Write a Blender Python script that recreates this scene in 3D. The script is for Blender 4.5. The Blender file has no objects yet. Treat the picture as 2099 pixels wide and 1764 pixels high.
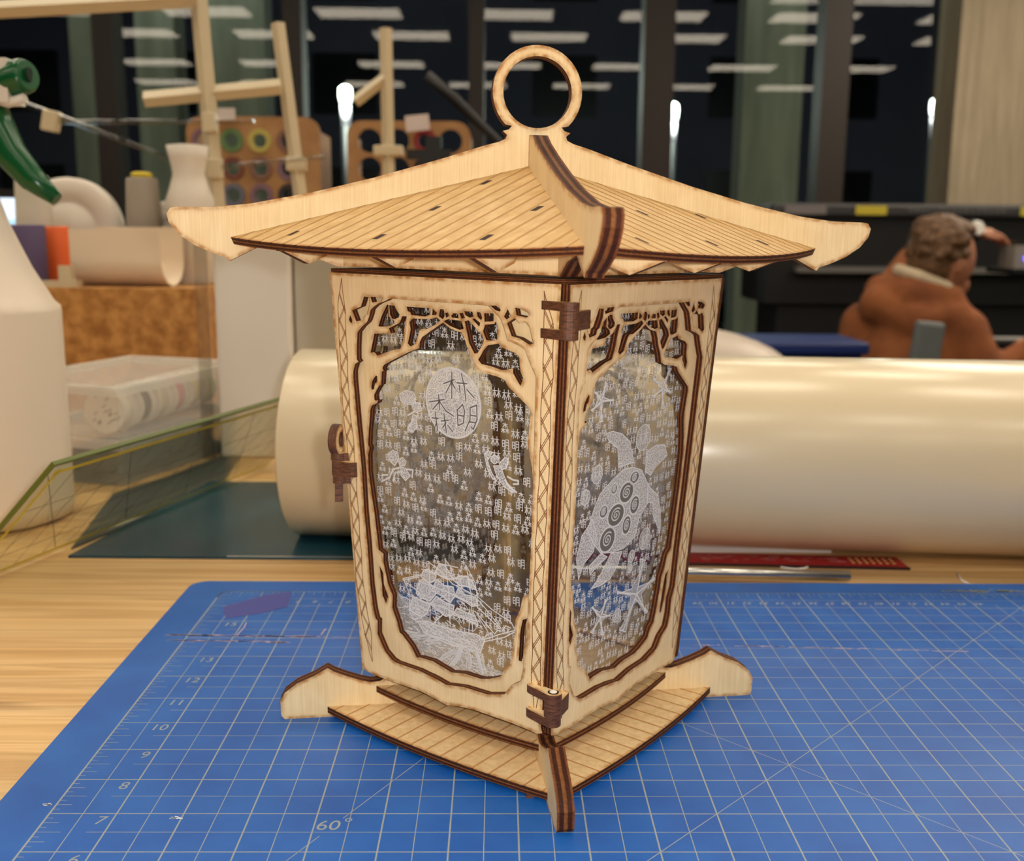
import bpy, bmesh, math, random, json
from mathutils import Vector, Matrix
from mathutils.geometry import tessellate_polygon
C = bpy.context.scene.collection
SC = bpy.context.scene
S = 0.0254            # every length below is in inches; the origin is the lower left corner of the mat's printed grid

# ------------------------------------------------------------ camera, world, lights, exposure
cam = bpy.data.cameras.new('camera'); camo = bpy.data.objects.new('camera', cam); C.objects.link(camo)
cam.sensor_width = 36.0; cam.sensor_fit = 'HORIZONTAL'; cam.lens = 36.0*2166.83/2099.0
cam.clip_start = 0.01; cam.clip_end = 200
camo.location = Vector((6.6695, -7.5732, 8.5558))*S
_a, _b, _g = 0.0135, 0.1831, 0.0079      # yaw, pitch down, roll
RzM = Matrix.Rotation(_a, 3, 'Z'); B = Matrix(((1,0,0),(0,0,-1),(0,1,0)))
Rx = Matrix(((1,0,0),(0,math.cos(_b),-math.sin(_b)),(0,math.sin(_b),math.cos(_b))))
Rr = Matrix(((math.cos(_g),-math.sin(_g),0),(math.sin(_g),math.cos(_g),0),(0,0,1)))
Rcv = Rr @ Rx @ B @ RzM
camo.matrix_world = Matrix.Translation(camo.location) @ (Rcv.transposed() @ Matrix(((1,0,0),(0,-1,0),(0,0,-1)))).to_4x4()
SC.camera = camo
cam.dof.use_dof = True; cam.dof.focus_distance = 16.5*S; cam.dof.aperture_fstop = 14.0
SC.view_settings.view_transform = 'Standard'; SC.view_settings.look = 'None'
SC.view_settings.exposure = 0.0; SC.view_settings.gamma = 1.0; SC.view_settings.use_curve_mapping = False

W = bpy.data.worlds.new('night_sky'); SC.world = W; W.use_nodes = True
W.node_tree.nodes['Background'].inputs[0].default_value = (0.25, 0.3, 0.5, 1)
W.node_tree.nodes['Background'].inputs[1].default_value = 0.035

def area(name, loc, size, energy, col, rot=(0,0,0), sy=None):
    l = bpy.data.lights.new(name, 'AREA'); l.energy = energy; l.color = col; l.shape = 'RECTANGLE'
    l.size = size*S; l.size_y = (sy or size)*S
    o = bpy.data.objects.new(name, l); C.objects.link(o); o.location = Vector(loc)*S; o.rotation_euler = rot
    return o
# the phone's own lamp, beside its lens
fl = bpy.data.lights.new('phone_flash', 'POINT'); fl.energy = 4.7; fl.color = (1.0, .97, .93); fl.shadow_soft_size = 0.006
flo = bpy.data.objects.new('phone_flash', fl); C.objects.link(flo); flo.location = Vector((7.4, -7.5, 8.9))*S
ROOM_E = 9.0
LIGHT_ROWS = [(-92, -1), (-36, 0), (26, 1), (62, 0), (110, -1)]   # y of each row of ceiling fixtures

# ------------------------------------------------------------ helpers
rnd = random.Random(5)
def tag(o, label=None, cat=None, group=None, kind=None):
    if label: o['label'] = label
    if cat: o['category'] = cat
    if group: o['group'] = group
    if kind: o['kind'] = kind
    return o
def empty(name, label, cat, loc=(0,0,0), rz=0, group=None):
    o = bpy.data.objects.new(name, None); C.objects.link(o); o.empty_display_size = .01
    o.location = Vector(loc)*S; o.rotation_euler = (0,0,rz)
    return tag(o, label, cat, group)
class MB:
    """collects shapes (inches) and links them as one mesh object"""
    def __init__(s): s.v=[]; s.f=[]; s.m=[]; s.uv={}; s.sm=[]
    def face(s, idx, m=0, uv=None, smooth=False):
        s.f.append(tuple(idx)); s.m.append(m); s.sm.append(smooth)
        if uv: s.uv[len(s.f)-1]=uv
    def add(s, vs): n=len(s.v); s.v += [tuple(v) for v in vs]; return n
    def box(s, lo, hi, m=0, M=None):
        vs=[(x,y,z) for x in (lo[0],hi[0]) for y in (lo[1],hi[1]) for z in (lo[2],hi[2])]
        if M: vs=[M@Vector(v) for v in vs]
        n=s.add(vs)
        for q in ((0,1,3,2),(4,6,7,5),(0,4,5,1),(2,3,7,6),(0,2,6,4),(1,5,7,3)): s.face([n+i for i in q],m)
        return s
    def tube(s, pts, r, n=12, m=0, cap=True, smooth=True):
        pts=[Vector(p) for p in pts]; rs=r if isinstance(r,(list,tuple)) else [r]*len(pts); rings=[]
        up=None
        for i,p in enumerate(pts):
            d=(pts[min(i+1,len(pts)-1)]-pts[max(i-1,0)]).normalized()
            if up is None: up=Vector((0,0,1)) if abs(d.z)<.9 else Vector((1,0,0))
            a=d.cross(up).normalized(); b=d.cross(a).normalized(); up=-b if False else a.cross(d).normalized()
            rings.append(s.add([p+(a*math.cos(t)+b*math.sin(t))*rs[i] for t in [2*math.pi*k/n for k in range(n)]]))
        for q in range(len(rings)-1):
            for k in range(n): s.face([rings[q]+k,rings[q]+(k+1)%n,rings[q+1]+(k+1)%n,rings[q+1]+k],m,smooth=smooth)
        if cap: s.face([rings[0]+k for k in range(n)][::-1],m); s.face([rings[-1]+k for k in range(n)],m)
        return s
    def lathe(s, prof, c=(0,0,0), n=32, m=0, M=None, smooth=True, sx=1, sy=1):
        rings=[]
        for r,z in prof:
            vs=[Vector((r*sx*math.cos(2*math.pi*k/n),r*sy*math.sin(2*math.pi*k/n),z)) for k in range(n)]
            if M: vs=[M@v for v in vs]
            rings.append(s.add([v+Vector(c) for v in vs]))
        for q in range(len(rings)-1):
            for k in range(n): s.face([rings[q]+k,rings[q]+(k+1)%n,rings[q+1]+(k+1)%n,rings[q+1]+k],m,smooth=smooth)
        s.face([rings[0]+k for k in range(n)][::-1],m); s.face([rings[-1]+k for k in range(n)],m)
        return s
    def ball(s, c, r, m=0, n=12):
        r=r if isinstance(r,(tuple,list)) else (r,r,r)
        pr=[(max(1e-3,math.sin(math.pi*i/n)),-math.cos(math.pi*i/n)) for i in range(n+1)]
        M=Matrix.Diagonal(Vector(r)); return s.lathe(pr,c,2*n,m,M)
    def stroke(s, pts, w, z=0, m=0):
        pts=[Vector((p[0],p[1],0)) for p in pts]
        for a,b in zip(pts,pts[1:]):
            d=b-a
            if d.length<1e-6: continue
            d.normalize(); nn=Vector((-d.y,d.x,0))*w/2; e=d*w*.3
            n=s.add([(p.x,p.y,z) for p in (a-e-nn,b+e-nn,b+e+nn,a-e+nn)]); s.face([n,n+1,n+2,n+3],m)
        return s
    def poly(s, pts, z=0, m=0, holes=()):
        loops=[[Vector((p[0],p[1],0)) for p in l] for l in [pts,*holes]]
        flat=[p for l in loops for p in l]; n=s.add([(p.x,p.y,z) for p in flat])
        for t in tessellate_polygon(loops):
            a,b,c=[flat[i] for i in t]
            t=t if (b-a).cross(c-a).z>0 else t[::-1]
            s.face([n+i for i in t],m)
        return s
    def prism(s, pts, t, holes=(), m=0, me=1, z=0):
        """plate with front face at z and back face at z-t; m = faces, me = cut edges (uv.y runs through the thickness)"""
        loops=[[Vector((p[0],p[1],0)) for p in l] for l in [pts,*holes]]
        flat=[p for l in loops for p in l]; N=len(flat)
        n=s.add([(p.x,p.y,z) for p in flat]+[(p.x,p.y,z-t) for p in flat])
        for tr in tessellate_polygon(loops):
            a,b,c=[flat[i] for i in tr]
            tr=list(tr) if (b-a).cross(c-a).z>0 else list(tr)[::-1]
            s.face([n+i for i in tr],m); s.face([n+N+i for i in tr[::-1]],m)
        o=0
        for li,l in enumerate(loops):
            k=len(l); ar=sum(l[i].x*l[(i+1)%k].y-l[(i+1)%k].x*l[i].y for i in range(k))
            ccw=(ar>0)==(li==0); u=0
            for i in range(k):
                j=(i+1)%k; L=(l[j]-l[i]).length
                q=[n+o+i,n+N+o+i,n+N+o+j,n+o+j]; uv=[(u,1),(u,0),(u+L,0),(u+L,1)]
                if not ccw: q=q[::-1]; uv=uv[::-1]
                s.face(q,me,uv); u+=L
            o+=k
        return s
    def build(s, name, mats, parent=None, M=None, label=None):
        me=bpy.data.meshes.new(name); me.from_pydata([Vector(v)*S for v in s.v],[],s.f)
        if not isinstance(mats,(list,tuple)): mats=[mats]
        for q in mats: me.materials.append(q)
        for i,pz in enumerate(me.polygons):
            pz.material_index=min(s.m[i],len(mats)-1); pz.use_smooth=s.sm[i]
        if s.uv:
            ul=me.uv_layers.new(name='edge')
            for i,uv in s.uv.items():
                for li,c in zip(me.polygons[i].loop_indices,uv): ul.data[li].uv=c
        me.update()
        o=bpy.data.objects.new(name,me); C.objects.link(o)
        if parent: o.parent=parent
        if M: 
            M=M.copy(); M.translation=M.translation*S; o.matrix_local=M
        if label: o['label']=label
        return o
def frame(o, ex, ey, n=None):
    ex=Vector(ex).normalized(); ey=Vector(ey).normalized(); n=ex.cross(ey) if n is None else Vector(n)
    M=Matrix((ex,ey,n)).transposed().to_4x4(); M.translation=Vector(o); return M
def bevel(o, w, seg=2):
    b=o.modifiers.new('soft_edges','BEVEL'); b.width=w*S; b.segments=seg; b.limit_method='ANGLE'; return o
def rrect(x0,y0,x1,y1,r,n=6):
    out=[]
    for cx,cy,a in ((x1-r,y0+r,-90),(x1-r,y1-r,0),(x0+r,y1-r,90),(x0+r,y0+r,180)):
        out+=[(cx+r*math.cos(math.radians(a+90*i/n)),cy+r*math.sin(math.radians(a+90*i/n))) for i in range(n+1)]
    return out
def circ(cx,cy,r,n=32,ry=None): return [(cx+r*math.cos(2*math.pi*i/n),cy+(ry or r)*math.sin(2*math.pi*i/n)) for i in range(n)]

# ------------------------------------------------------------ materials
def srgb(r,g,b):
    f=lambda c: (c/255/12.92) if c/255<=.04045 else ((c/255+.055)/1.055)**2.4
    return (f(r),f(g),f(b),1)
def mat(name, col, rough=.5, metal=0, **kw):
    m=bpy.data.materials.new(name); m.use_nodes=True; b=m.node_tree.nodes['Principled BSDF']
    b.inputs['Base Color'].default_value=col if len(col)==4 else (*col,1)
    b.inputs['Roughness'].default_value=rough; b.inputs['Metallic'].default_value=metal
    for k,v in kw.items(): b.inputs[k].default_value=v
    return m
def nodes(m): return m.node_tree.nodes, m.node_tree.links, m.node_tree.nodes['Principled BSDF']
def noise_col(m, c1, c2, scale=(1,1,1), nscale=5, detail=4, coord='Object', lo=.35, hi=.65, bump=0):
    N,L,b=nodes(m); tc=N.new('ShaderNodeTexCoord'); mp=N.new('ShaderNodeMapping'); mp.inputs['Scale'].default_value=scale
    L.new(tc.outputs[coord],mp.inputs[0]); nz=N.new('ShaderNodeTexNoise'); nz.inputs['Scale'].default_value=nscale; nz.inputs['Detail'].default_value=detail
    L.new(mp.outputs[0],nz.inputs['Vector']); cr=N.new('ShaderNodeValToRGB'); L.new(nz.outputs[0],cr.inputs[0])
    cr.color_ramp.elements[0].position=lo; cr.color_ramp.elements[1].position=hi
    cr.color_ramp.elements[0].color=c1; cr.color_ramp.elements[1].color=c2; L.new(cr.outputs[0],b.inputs['Base Color'])
    if bump:
        bp=N.new('ShaderNodeBump'); bp.inputs['Strength'].default_value=bump; bp.inputs['Distance'].default_value=.0005
        L.new(nz.outputs[0],bp.inputs['Height']); L.new(bp.outputs[0],b.inputs['Normal'])
    return cr
def emis(name,col,st):
    m=bpy.data.materials.new(name); m.use_nodes=True; b=m.node_tree.nodes['Principled BSDF']
    b.inputs['Base Color'].default_value=(*col[:3],1); b.inputs['Emission Color'].default_value=(*col[:3],1); b.inputs['Emission Strength'].default_value=st
    return m
def birch(name, c1, c2, scorch=True, dark=(.16,.06,.02,1), grain=(160,6,160)):
    m=mat(name,c1,.55); cr=noise_col(m,c1,c2,grain,8,5,'Object',.3,.7); N,L,b=nodes(m)
    b.inputs['Specular IOR Level'].default_value=.25
    # slow blotches
    tc=N.new('ShaderNodeTexCoord'); n2=N.new('ShaderNodeTexNoise'); n2.inputs['Scale'].default_value=60; L.new(tc.outputs['Object'],n2.inputs['Vector'])
    mx=N.new('ShaderNodeMixRGB'); mx.blend_type='MULTIPLY'; mx.inputs[0].default_value=.35
    r2=N.new('ShaderNodeValToRGB'); r2.color_ramp.elements[0].color=(.80,.72,.6,1); r2.color_ramp.elements[0].position=.35; r2.color_ramp.elements[1].position=.62
    L.new(n2.outputs[0],r2.inputs[0]); L.new(cr.outputs[0],mx.inputs[1]); L.new(r2.outputs[0],mx.inputs[2]); out=mx
    if scorch:   # laser scorch along every cut edge
        bv=N.new('ShaderNodeBevel'); bv.samples=8; bv.inputs['Radius'].default_value=.16*S
        ge=N.new('ShaderNodeNewGeometry'); dt=N.new('ShaderNodeVectorMath'); dt.operation='DOT_PRODUCT'
        L.new(bv.outputs[0],dt.inputs[0]); L.new(ge.outputs['True Normal'],dt.inputs[1])
        rp=N.new('ShaderNodeMapRange'); rp.inputs[1].default_value=1.0; rp.inputs[2].default_value=.9; rp.inputs[3].default_value=0; rp.inputs[4].default_value=1
        L.new(dt.outputs['Value'],rp.inputs[0])
        n3=N.new('ShaderNodeTexNoise'); n3.inputs['Scale'].default_value=260; L.new(tc.outputs['Object'],n3.inputs['Vector'])
        r3=N.new('ShaderNodeMapRange'); r3.inputs[1].default_value=.35; r3.inputs[2].default_value=.65; r3.inputs[3].default_value=.25; r3.inputs[4].default_value=.95
        L.new(n3.outputs[0],r3.inputs[0]); mu=N.new('ShaderNodeMath'); mu.operation='MULTIPLY'; mu.use_clamp=True
        L.new(rp.outputs[0],mu.inputs[0]); L.new(r3.outputs[0],mu.inputs[1])
        m3=N.new('ShaderNodeMixRGB'); m3.inputs[2].default_value=(.42,.17,.035,1); L.new(mu.outputs[0],m3.inputs[0]); L.new(out.outputs[0],m3.inputs[1]); out=m3
    L.new(out.outputs[0],b.inputs['Base Color']); return m
BIRCH=birch('birch_ply',srgb(245,221,176),srgb(235,207,158))
BIRCHR=birch('birch_roof',srgb(230,196,142),srgb(212,172,114),grain=(30,14,30))
BIRCHB=birch('birch_base',srgb(232,205,160),srgb(214,182,134),grain=(40,40,40))
def edge_mat():
    m=mat('laser_cut_edge',srgb(70,38,22),.7,**{'Specular IOR Level':.2}); N,L,b=nodes(m)
    uv=N.new('ShaderNodeUVMap'); uv.uv_map='edge'; sp=N.new('ShaderNodeSeparateXYZ'); L.new(uv.outputs[0],sp.inputs[0])
    cr=N.new('ShaderNodeValToRGB'); cr.color_ramp.interpolation='LINEAR'; L.new(sp.outputs['Y'],cr.inputs[0])
    e=cr.color_ramp.elements; e[0].position=0; e[0].color=srgb(120,72,38); e[1].position=1; e[1].color=srgb(118,68,34)
    for p_,c in ((.1,srgb(112,64,34)),(.16,srgb(58,28,17)),(.36,srgb(60,29,18)),(.43,srgb(120,74,40)),(.57,srgb(124,78,42)),(.64,srgb(58,28,17)),(.84,srgb(62,30,18)),(.9,srgb(112,66,34))):
        x=e.new(p_); x.color=c
    tc=N.new('ShaderNodeTexCoord'); nz=N.new('ShaderNodeTexNoise'); nz.inputs['Scale'].default_value=900; nz.inputs['Detail'].default_value=3; L.new(tc.outputs['Object'],nz.inputs['Vector'])
    mx=N.new('ShaderNodeMixRGB'); mx.blend_type='MULTIPLY'; mx.inputs[0].default_value=.6; r=N.new('ShaderNodeValToRGB'); r.color_ramp.elements[0].position=.3; r.color_ramp.elements[0].color=(.5,.5,.5,1); r.color_ramp.elements[1].position=.75; r.color_ramp.elements[1].color=(1.6,1.5,1.4,1)
    L.new(nz.outputs[0],r.inputs[0]); L.new(cr.outputs[0],mx.inputs[1]); L.new(r.outputs[0],mx.inputs[2]); L.new(mx.outputs[0],b.inputs['Base Color']); return m
EDGE=edge_mat()
SLOT=mat('burnt_slot',srgb(52,27,14),.8); GROOVE=mat('engraved_groove',srgb(196,148,88),.8); VINE=mat('engraved_vine',srgb(128,76,32),.8); GROOVEB=mat('engraved_base_groove',srgb(188,138,82),.8)
def clear(name, tint=(.9,.9,.9), gl=1.0, rough=.02, ior=1.49):
    m=bpy.data.materials.new(name); m.use_nodes=True; N=m.node_tree.nodes; L=m.node_tree.links; N.clear()
    o=N.new('ShaderNodeOutputMaterial'); mx=N.new('ShaderNodeMixShader'); t=N.new('ShaderNodeBsdfTransparent'); t.inputs[0].default_value=(*tint,1)
    g=N.new('ShaderNodeBsdfGlossy'); g.inputs['Roughness'].default_value=rough; f=N.new('ShaderNodeFresnel'); f.inputs[0].default_value=ior
    ge=N.new('ShaderNodeNewGeometry'); nb=N.new('ShaderNodeMath'); nb.operation='SUBTRACT'; nb.inputs[0].default_value=gl; L.new(ge.outputs['Backfacing'],nb.inputs[1]); nb.use_clamp=gl<=1
    nc=N.new('ShaderNodeMath'); nc.operation='MAXIMUM'; nc.inputs[1].default_value=0; L.new(nb.outputs[0],nc.inputs[0])
    gf=N.new('ShaderNodeMath'); gf.operation='SUBTRACT'; gf.inputs[0].default_value=1; L.new(ge.outputs['Backfacing'],gf.inputs[1]); gk=N.new('ShaderNodeMath'); gk.operation='MULTIPLY'; L.new(nc.outputs[0],gk.inputs[0]); L.new(gf.outputs[0],gk.inputs[1])
    k=N.new('ShaderNodeMath'); k.operation='MULTIPLY'; L.new(gk.outputs[0],k.inputs[1]); L.new(f.outputs[0],k.inputs[0])
    L.new(k.outputs[0],mx.inputs[0]); L.new(t.outputs[0],mx.inputs[1]); L.new(g.outputs[0],mx.inputs[2]); L.new(mx.outputs[0],o.inputs[0]); return m
ACR=clear('clear_acrylic')
def frosted(name, col, a, spark=0):
    m=bpy.data.materials.new(name); m.use_nodes=True; N=m.node_tree.nodes; L=m.node_tree.links; N.clear()
    o=N.new('ShaderNodeOutputMaterial'); mx=N.new('ShaderNodeMixShader'); t=N.new('ShaderNodeBsdfTransparent')
    ad=N.new('ShaderNodeMixShader'); d=N.new('ShaderNodeBsdfDiffuse'); d.inputs[0].default_value=col; tr=N.new('ShaderNodeBsdfTranslucent'); tr.inputs[0].default_value=col
    ad.inputs[0].default_value=.3; L.new(d.outputs[0],ad.inputs[1]); L.new(tr.outputs[0],ad.inputs[2])
    L.new(t.outputs[0],mx.inputs[1]); L.new(ad.outputs[0],mx.inputs[2])
    if spark:
        tc=N.new('ShaderNodeTexCoord'); nz=N.new('ShaderNodeTexNoise'); nz.inputs['Scale'].default_value=1500; nz.inputs['Detail'].default_value=4; L.new(tc.outputs['Object'],nz.inputs['Vector'])
        r=N.new('ShaderNodeMapRange'); r.inputs[1].default_value=.38; r.inputs[2].default_value=.62; r.inputs[3].default_value=max(0,a-spark); r.inputs[4].default_value=min(1,a+spark); L.new(nz.outputs[0],r.inputs[0]); L.new(r.outputs[0],mx.inputs[0])
    else: mx.inputs[0].default_value=a
    L.new(mx.outputs[0],o.inputs[0]); return m
FROST=frosted('engraved_frost',(.93,.92,.92,1),.92); FROSTS=frosted('engraved_frost_sparkle',(.93,.92,.93,1),.62,.3); FROSTL=frosted('engraved_light_frost',(.85,.83,.82,1),.5,.2)
FROSTD=frosted('engraved_channel',srgb(128,122,116),.9)
WHITEP=mat('white_plastic',srgb(226,216,202),.35); PVC=mat('aged_pvc',srgb(205,190,158),.4); METAL=mat('brushed_steel',(.75,.75,.73),.22,1)
CLEARP=clear('clear_rod_plastic',(.82,.82,.8),2.0,.1,1.5)
def tab(name,c): return mat(name,srgb(*c),.6)

# ------------------------------------------------------------ the room
FL=-36.1; CE=80.0; WY=195.0
room_dark=mat('dark_floor',srgb(52,50,50),.5); noise_col(room_dark,srgb(42,41,42),srgb(58,56,54),(1,1,1),4)
def struct(mb,name,m,**k): o=mb.build(name,m,**k); return tag(o,kind='structure')
struct(MB().box((-170,-150,FL-4),(180,WY+4,FL)),'floor',room_dark)
struct(MB().box((-170,-150,CE),(180,WY+4,CE+4)),'ceiling',mat('dark_ceiling',srgb(60,60,58),.9))
wl=mat('side_wall_paint',srgb(70,68,64),.8); noise_col(wl,srgb(66,64,60),srgb(76,73,68),nscale=3)
struct(MB().box((-174,-154,FL),(-170,WY+4,CE)),'wall_left',wl)
struct(MB().box((180,-154,FL),(184,WY+4,CE)),'wall_right',wl)
struct(MB().box((-170,-154,FL),(180,-150,CE)),'wall_back',wl)
conc=mat('board_formed_concrete',srgb(150,138,118),.85); noise_col(conc,srgb(142,128,106),srgb(168,152,128),(8,8,.6),6,6,'Object',.3,.7,.3)
struct(MB().box((88.5,WY-6,FL),(180,WY+4,CE)),'wall_front',conc)
mull=mat('dark_bronze_mullion',srgb(42,29,22),.5)
glass=clear('window_glass',(.9,.93,.9),1.0,.0,1.52)
xm=[-165,-131.5,-98.5,-64.9,-30.8,2.4,35.6,68.0,88.5]; wmul=[4,3.6,3.6,3.8,3.4,2.8,5.6,5.0,2]
for i,(x0,x1) in enumerate(zip(xm,xm[1:])):
    f=MB().box((x0-wmul[i]/2,WY-2,FL),(x0+wmul[i]/2,WY+3.5,CE)).box((x0+wmul[i]/2,WY-1,FL),(x1-wmul[i+1]/2,WY+3,FL+4)).box((x0+wmul[i]/2,WY-1,CE-3),(x1-wmul[i+1]/2,WY+3,CE))
    fo=struct(f,'window_%d'%(i+1),mull)
    g=MB().box((x0+wmul[i]/2,WY+.8,FL+4),(x1-wmul[i+1]/2,WY+1.1,CE-3)); g.build('glass_pane',glass,fo)
# outside in the dark
pav=mat('paving',srgb(60,60,66),.8); struct(MB().box((-900,WY+4,FL-6),(1000,2600,FL-1)),'ground_outside',pav)
extc=mat('exterior_concrete',srgb(150,155,142),.9); noise_col(extc,srgb(134,139,127),srgb(162,168,154),(4,4,.5),3)
for i,(x0,x1,y,lab) in enumerate([(-82,-75,222,'narrow pale concrete pier outside, leftmost through the window'),(-68.5,-60.5,222,'pale concrete pier outside beside the dark mullion behind the white stand'),
      (-57,-42.5,225,'broad grey green concrete pier outside behind the cream pole stand'),(57.5,70,222,'pale green lit concrete pier outside, right of the lantern')]):
    tag(MB().box((x0,y,FL-1),(x1,y+8,130)).build('concrete_pier',extc),lab,'pier')
fac=mat('facade_render',srgb(120,120,150),.9); noise_col(fac,srgb(96,96,112),srgb(112,112,128),nscale=.3)
bd=empty('apartment_building','dark blue building across the street at night with unlit windows','building',(0,900,FL))
MB().box((-500,0,0),(520,200,420)).build('facade',fac,bd)
dk=mat('dark_window',srgb(14,13,16),.3)
for x in (-380,-250,-120,60,205,292):
    for z in (75,165,255): MB().box((x-26,-3,z-24),(x+26,0,z+24)).build('window',dk,bd)
for x_,y_ in ((-70,205),(-52,205),(64,205)):
    l=bpy.data.lights.new('pier_fill_light','POINT'); l.energy=5; l.color=(.95,1,.86); l.shadow_soft_size=.1; lo=bpy.data.objects.new('pier_fill_light',l); C.objects.link(lo); lo.location=Vector((x_,y_,74))*S  # fill lamps added out of view to brighten the concrete piers
pole=mat('lamp_post_black',srgb(20,20,22),.5); lampm=emis('street_lamp_glow',(.93,1,.93),7.0)
for x,y,z,lab in ((-61.6,480,69.6,'street lamp seen through the window left of the lantern'),(83.4,480,63.7,'street lamp seen just right of the hanging ring'),(201.5,480,66.8,'street lamp seen beside the concrete wall')):
    e=empty('street_lamp',lab,'street lamp',(x,y,FL-1)); h=z-FL+1
    MB().tube([(0,0,0),(0,0,h-14)],2.2,12).build('lamp_post',pole,e)
    MB().lathe([(1.8,h-14),(2.1,h-9),(2.2,h-5)]).build('lamp_diffuser',emis('street_lamp_tube',(.8,.78,.85),.5),e)
    MB().lathe([(2.4,h-4),(2.8,h-1),(2.6,h+2),(1.2,h+3)]).build('lamp_head',lampm,e)
    l=bpy.data.lights.new('street_lamp_light','POINT'); l.energy=140; l.color=(.9,1,.92); l.shadow_soft_size=.15; lo=bpy.data.objects.new('street_lamp_light',l); C.objects.link(lo); lo.parent=e; lo.location=Vector((0,-8,h+2))*S
bush=mat('dark_foliage',srgb(22,28,18),.9)
for x,w,h,lab in ((112,14,58,'tall dark conifer shrub outside near the right street lamp'),(72,16,30,'low dark bush outside left of the tall conifer'),(150,12,26,'low dark bush outside right of the tall conifer'),(22,14,40,'dark round bush outside behind the roof ridge')):
    b=MB()
    for k in range(60):
        a=rnd.random()*6.28; t=rnd.random(); rr=w*(1-t*.8)*rnd.random()**.5
        b.ball((rr*math.cos(a),rr*math.sin(a),h*t),(w*.22*(1.2-t),w*.22*(1.2-t),h*.12),n=4)
    o=b.build('bush',bush); o.location=Vector((x,330,FL-1))*S; tag(o,lab,'bush')
rail=mat('pale_railing',srgb(120,118,130),.6); r=MB()
for k in range(14): r.box((168-40+k*4.2,300,0),(169-40+k*4.2,301,34))
r.box((127,299.7,33),(186,301.3,35)); o=r.build('railing',rail); o.location=Vector((0,0,FL-1))*S; tag(o,'pale slatted railing outside below the right street lamp','railing')

# ceiling fixtures (their reflections show in the night windows)
fixd=emis('led_diffuser',(1,.87,.68),ROOM_E); fixh=mat('fixture_housing',srgb(200,200,200),.5); nf=0
for (y,sh) in LIGHT_ROWS:
    for k in range(-3,4):
        x=10+k*46+sh*13
        e=empty('ceiling_light','long white LED ceiling fixture hanging over the workroom','ceiling light',(x,y,CE-6),0,'ceiling lights of the workroom')
        MB().box((-13,-7,0),(13,7,1.6)).box((-11,-.3,1.6),(-10.4,.3,6)).box((10.4,-.3,1.6),(11,.3,6)).build('housing',fixh,e)
        MB().box((-12.4,-6.4,-.35),(12.4,6.4,0)).build('diffuser',fixd,e)
a3=area('wall_fill_right',(104,140,CE-14),60,34,(1,.88,.70),(0,0,0),40)  # added fill lamp, brightens the concrete wall on the right

# ------------------------------------------------------------ work table
tw=mat('butcher_block',srgb(214,176,120),.45)
def table_mat(m):
    N,L,b=nodes(m); tc=N.new('ShaderNodeTexCoord'); mp=N.new('ShaderNodeMapping'); mp.inputs['Scale'].default_value=(1.2,26,1); L.new(tc.outputs['Object'],mp.inputs[0])
    nz=N.new('ShaderNodeTexNoise'); nz.inputs['Scale'].default_value=2.2; nz.inputs['Detail'].default_value=6; nz.inputs['Distortion'].default_value=.6; L.new(mp.outputs[0],nz.inputs['Vector'])
    cr=N.new('ShaderNodeValToRGB'); L.new(nz.outputs[0],cr.inputs[0]); e=cr.color_ramp.elements; e[0].position=.25; e[0].color=srgb(170,122,72); e[1].position=.75; e[1].color=srgb(232,200,148)
    for p_,c in ((.40,srgb(206,164,108)),(.5,srgb(222,186,132)),(.56,srgb(200,158,104))): x=e.new(p_); x.color=c
    m2=N.new('ShaderNodeMapping'); m2.inputs['Scale'].default_value=(.5,26,1); L.new(tc.outputs['Object'],m2.inputs[0])
    sp=N.new('ShaderNodeSeparateXYZ'); L.new(m2.outputs[0],sp.inputs[0]); fl_=N.new('ShaderNodeMath'); fl_.operation='FLOOR'; L.new(sp.outputs['Y'],fl_.inputs[0])
    wn=N.new('ShaderNodeTexWhiteNoise'); wn.noise_dimensions='1D'; L.new(fl_.outputs[0],wn.inputs['W'])
    hs=N.new('ShaderNodeHueSaturation'); mr=N.new('ShaderNodeMapRange'); mr.inputs[3].default_value=.84; mr.inputs[4].default_value=1.12; L.new(wn.outputs['Value'],mr.inputs[0]); L.new(mr.outputs[0],hs.inputs['Value']); L.new(cr.outputs[0],hs.inputs['Color'])
    # knots and dark streaks
    m3=N.new('ShaderNodeMapping'); m3.inputs['Scale'].default_value=(2.5,30,1); m3.inputs['Location'].default_value=(3,1,0); L.new(tc.outputs['Object'],m3.inputs[0]); n3=N.new('ShaderNodeTexNoise'); n3.inputs['Scale'].default_value=2; n3.inputs['Detail'].default_value=2; L.new(m3.outputs[0],n3.inputs['Vector'])
    r3=N.new('ShaderNodeValToRGB'); r3.color_ramp.elements[0].position=.66; r3.color_ramp.elements[0].color=(0,0,0,1); r3.color_ramp.elements[1].position=.8; r3.color_ramp.elements[1].color=(1,1,1,1); L.new(n3.outputs[0],r3.inputs[0])
    mx=N.new('ShaderNodeMixRGB'); mx.inputs[2].default_value=srgb(120,80,44); L.new(r3.outputs[0],mx.inputs[0]); L.new(hs.outputs[0],mx.inputs[1]); L.new(mx.outputs[0],b.inputs['Base Color'])
table_mat(tw)
tb=empty('work_table','butcher block work table carrying the mat and lantern','table',(0,0,0))
bevel(MB().box((-44,-20,-1.85),(60,62,-.1)).build('table_top',tw,tb),.08)
lm=mat('table_leg_steel',srgb(60,60,62),.4)
for x in (-40,56):
    for y in (-16,58): MB().box((x-1.2,y-1.2,FL),(x+1.2,y+1.2,-1.85)).build('leg',lm,tb)

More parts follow.
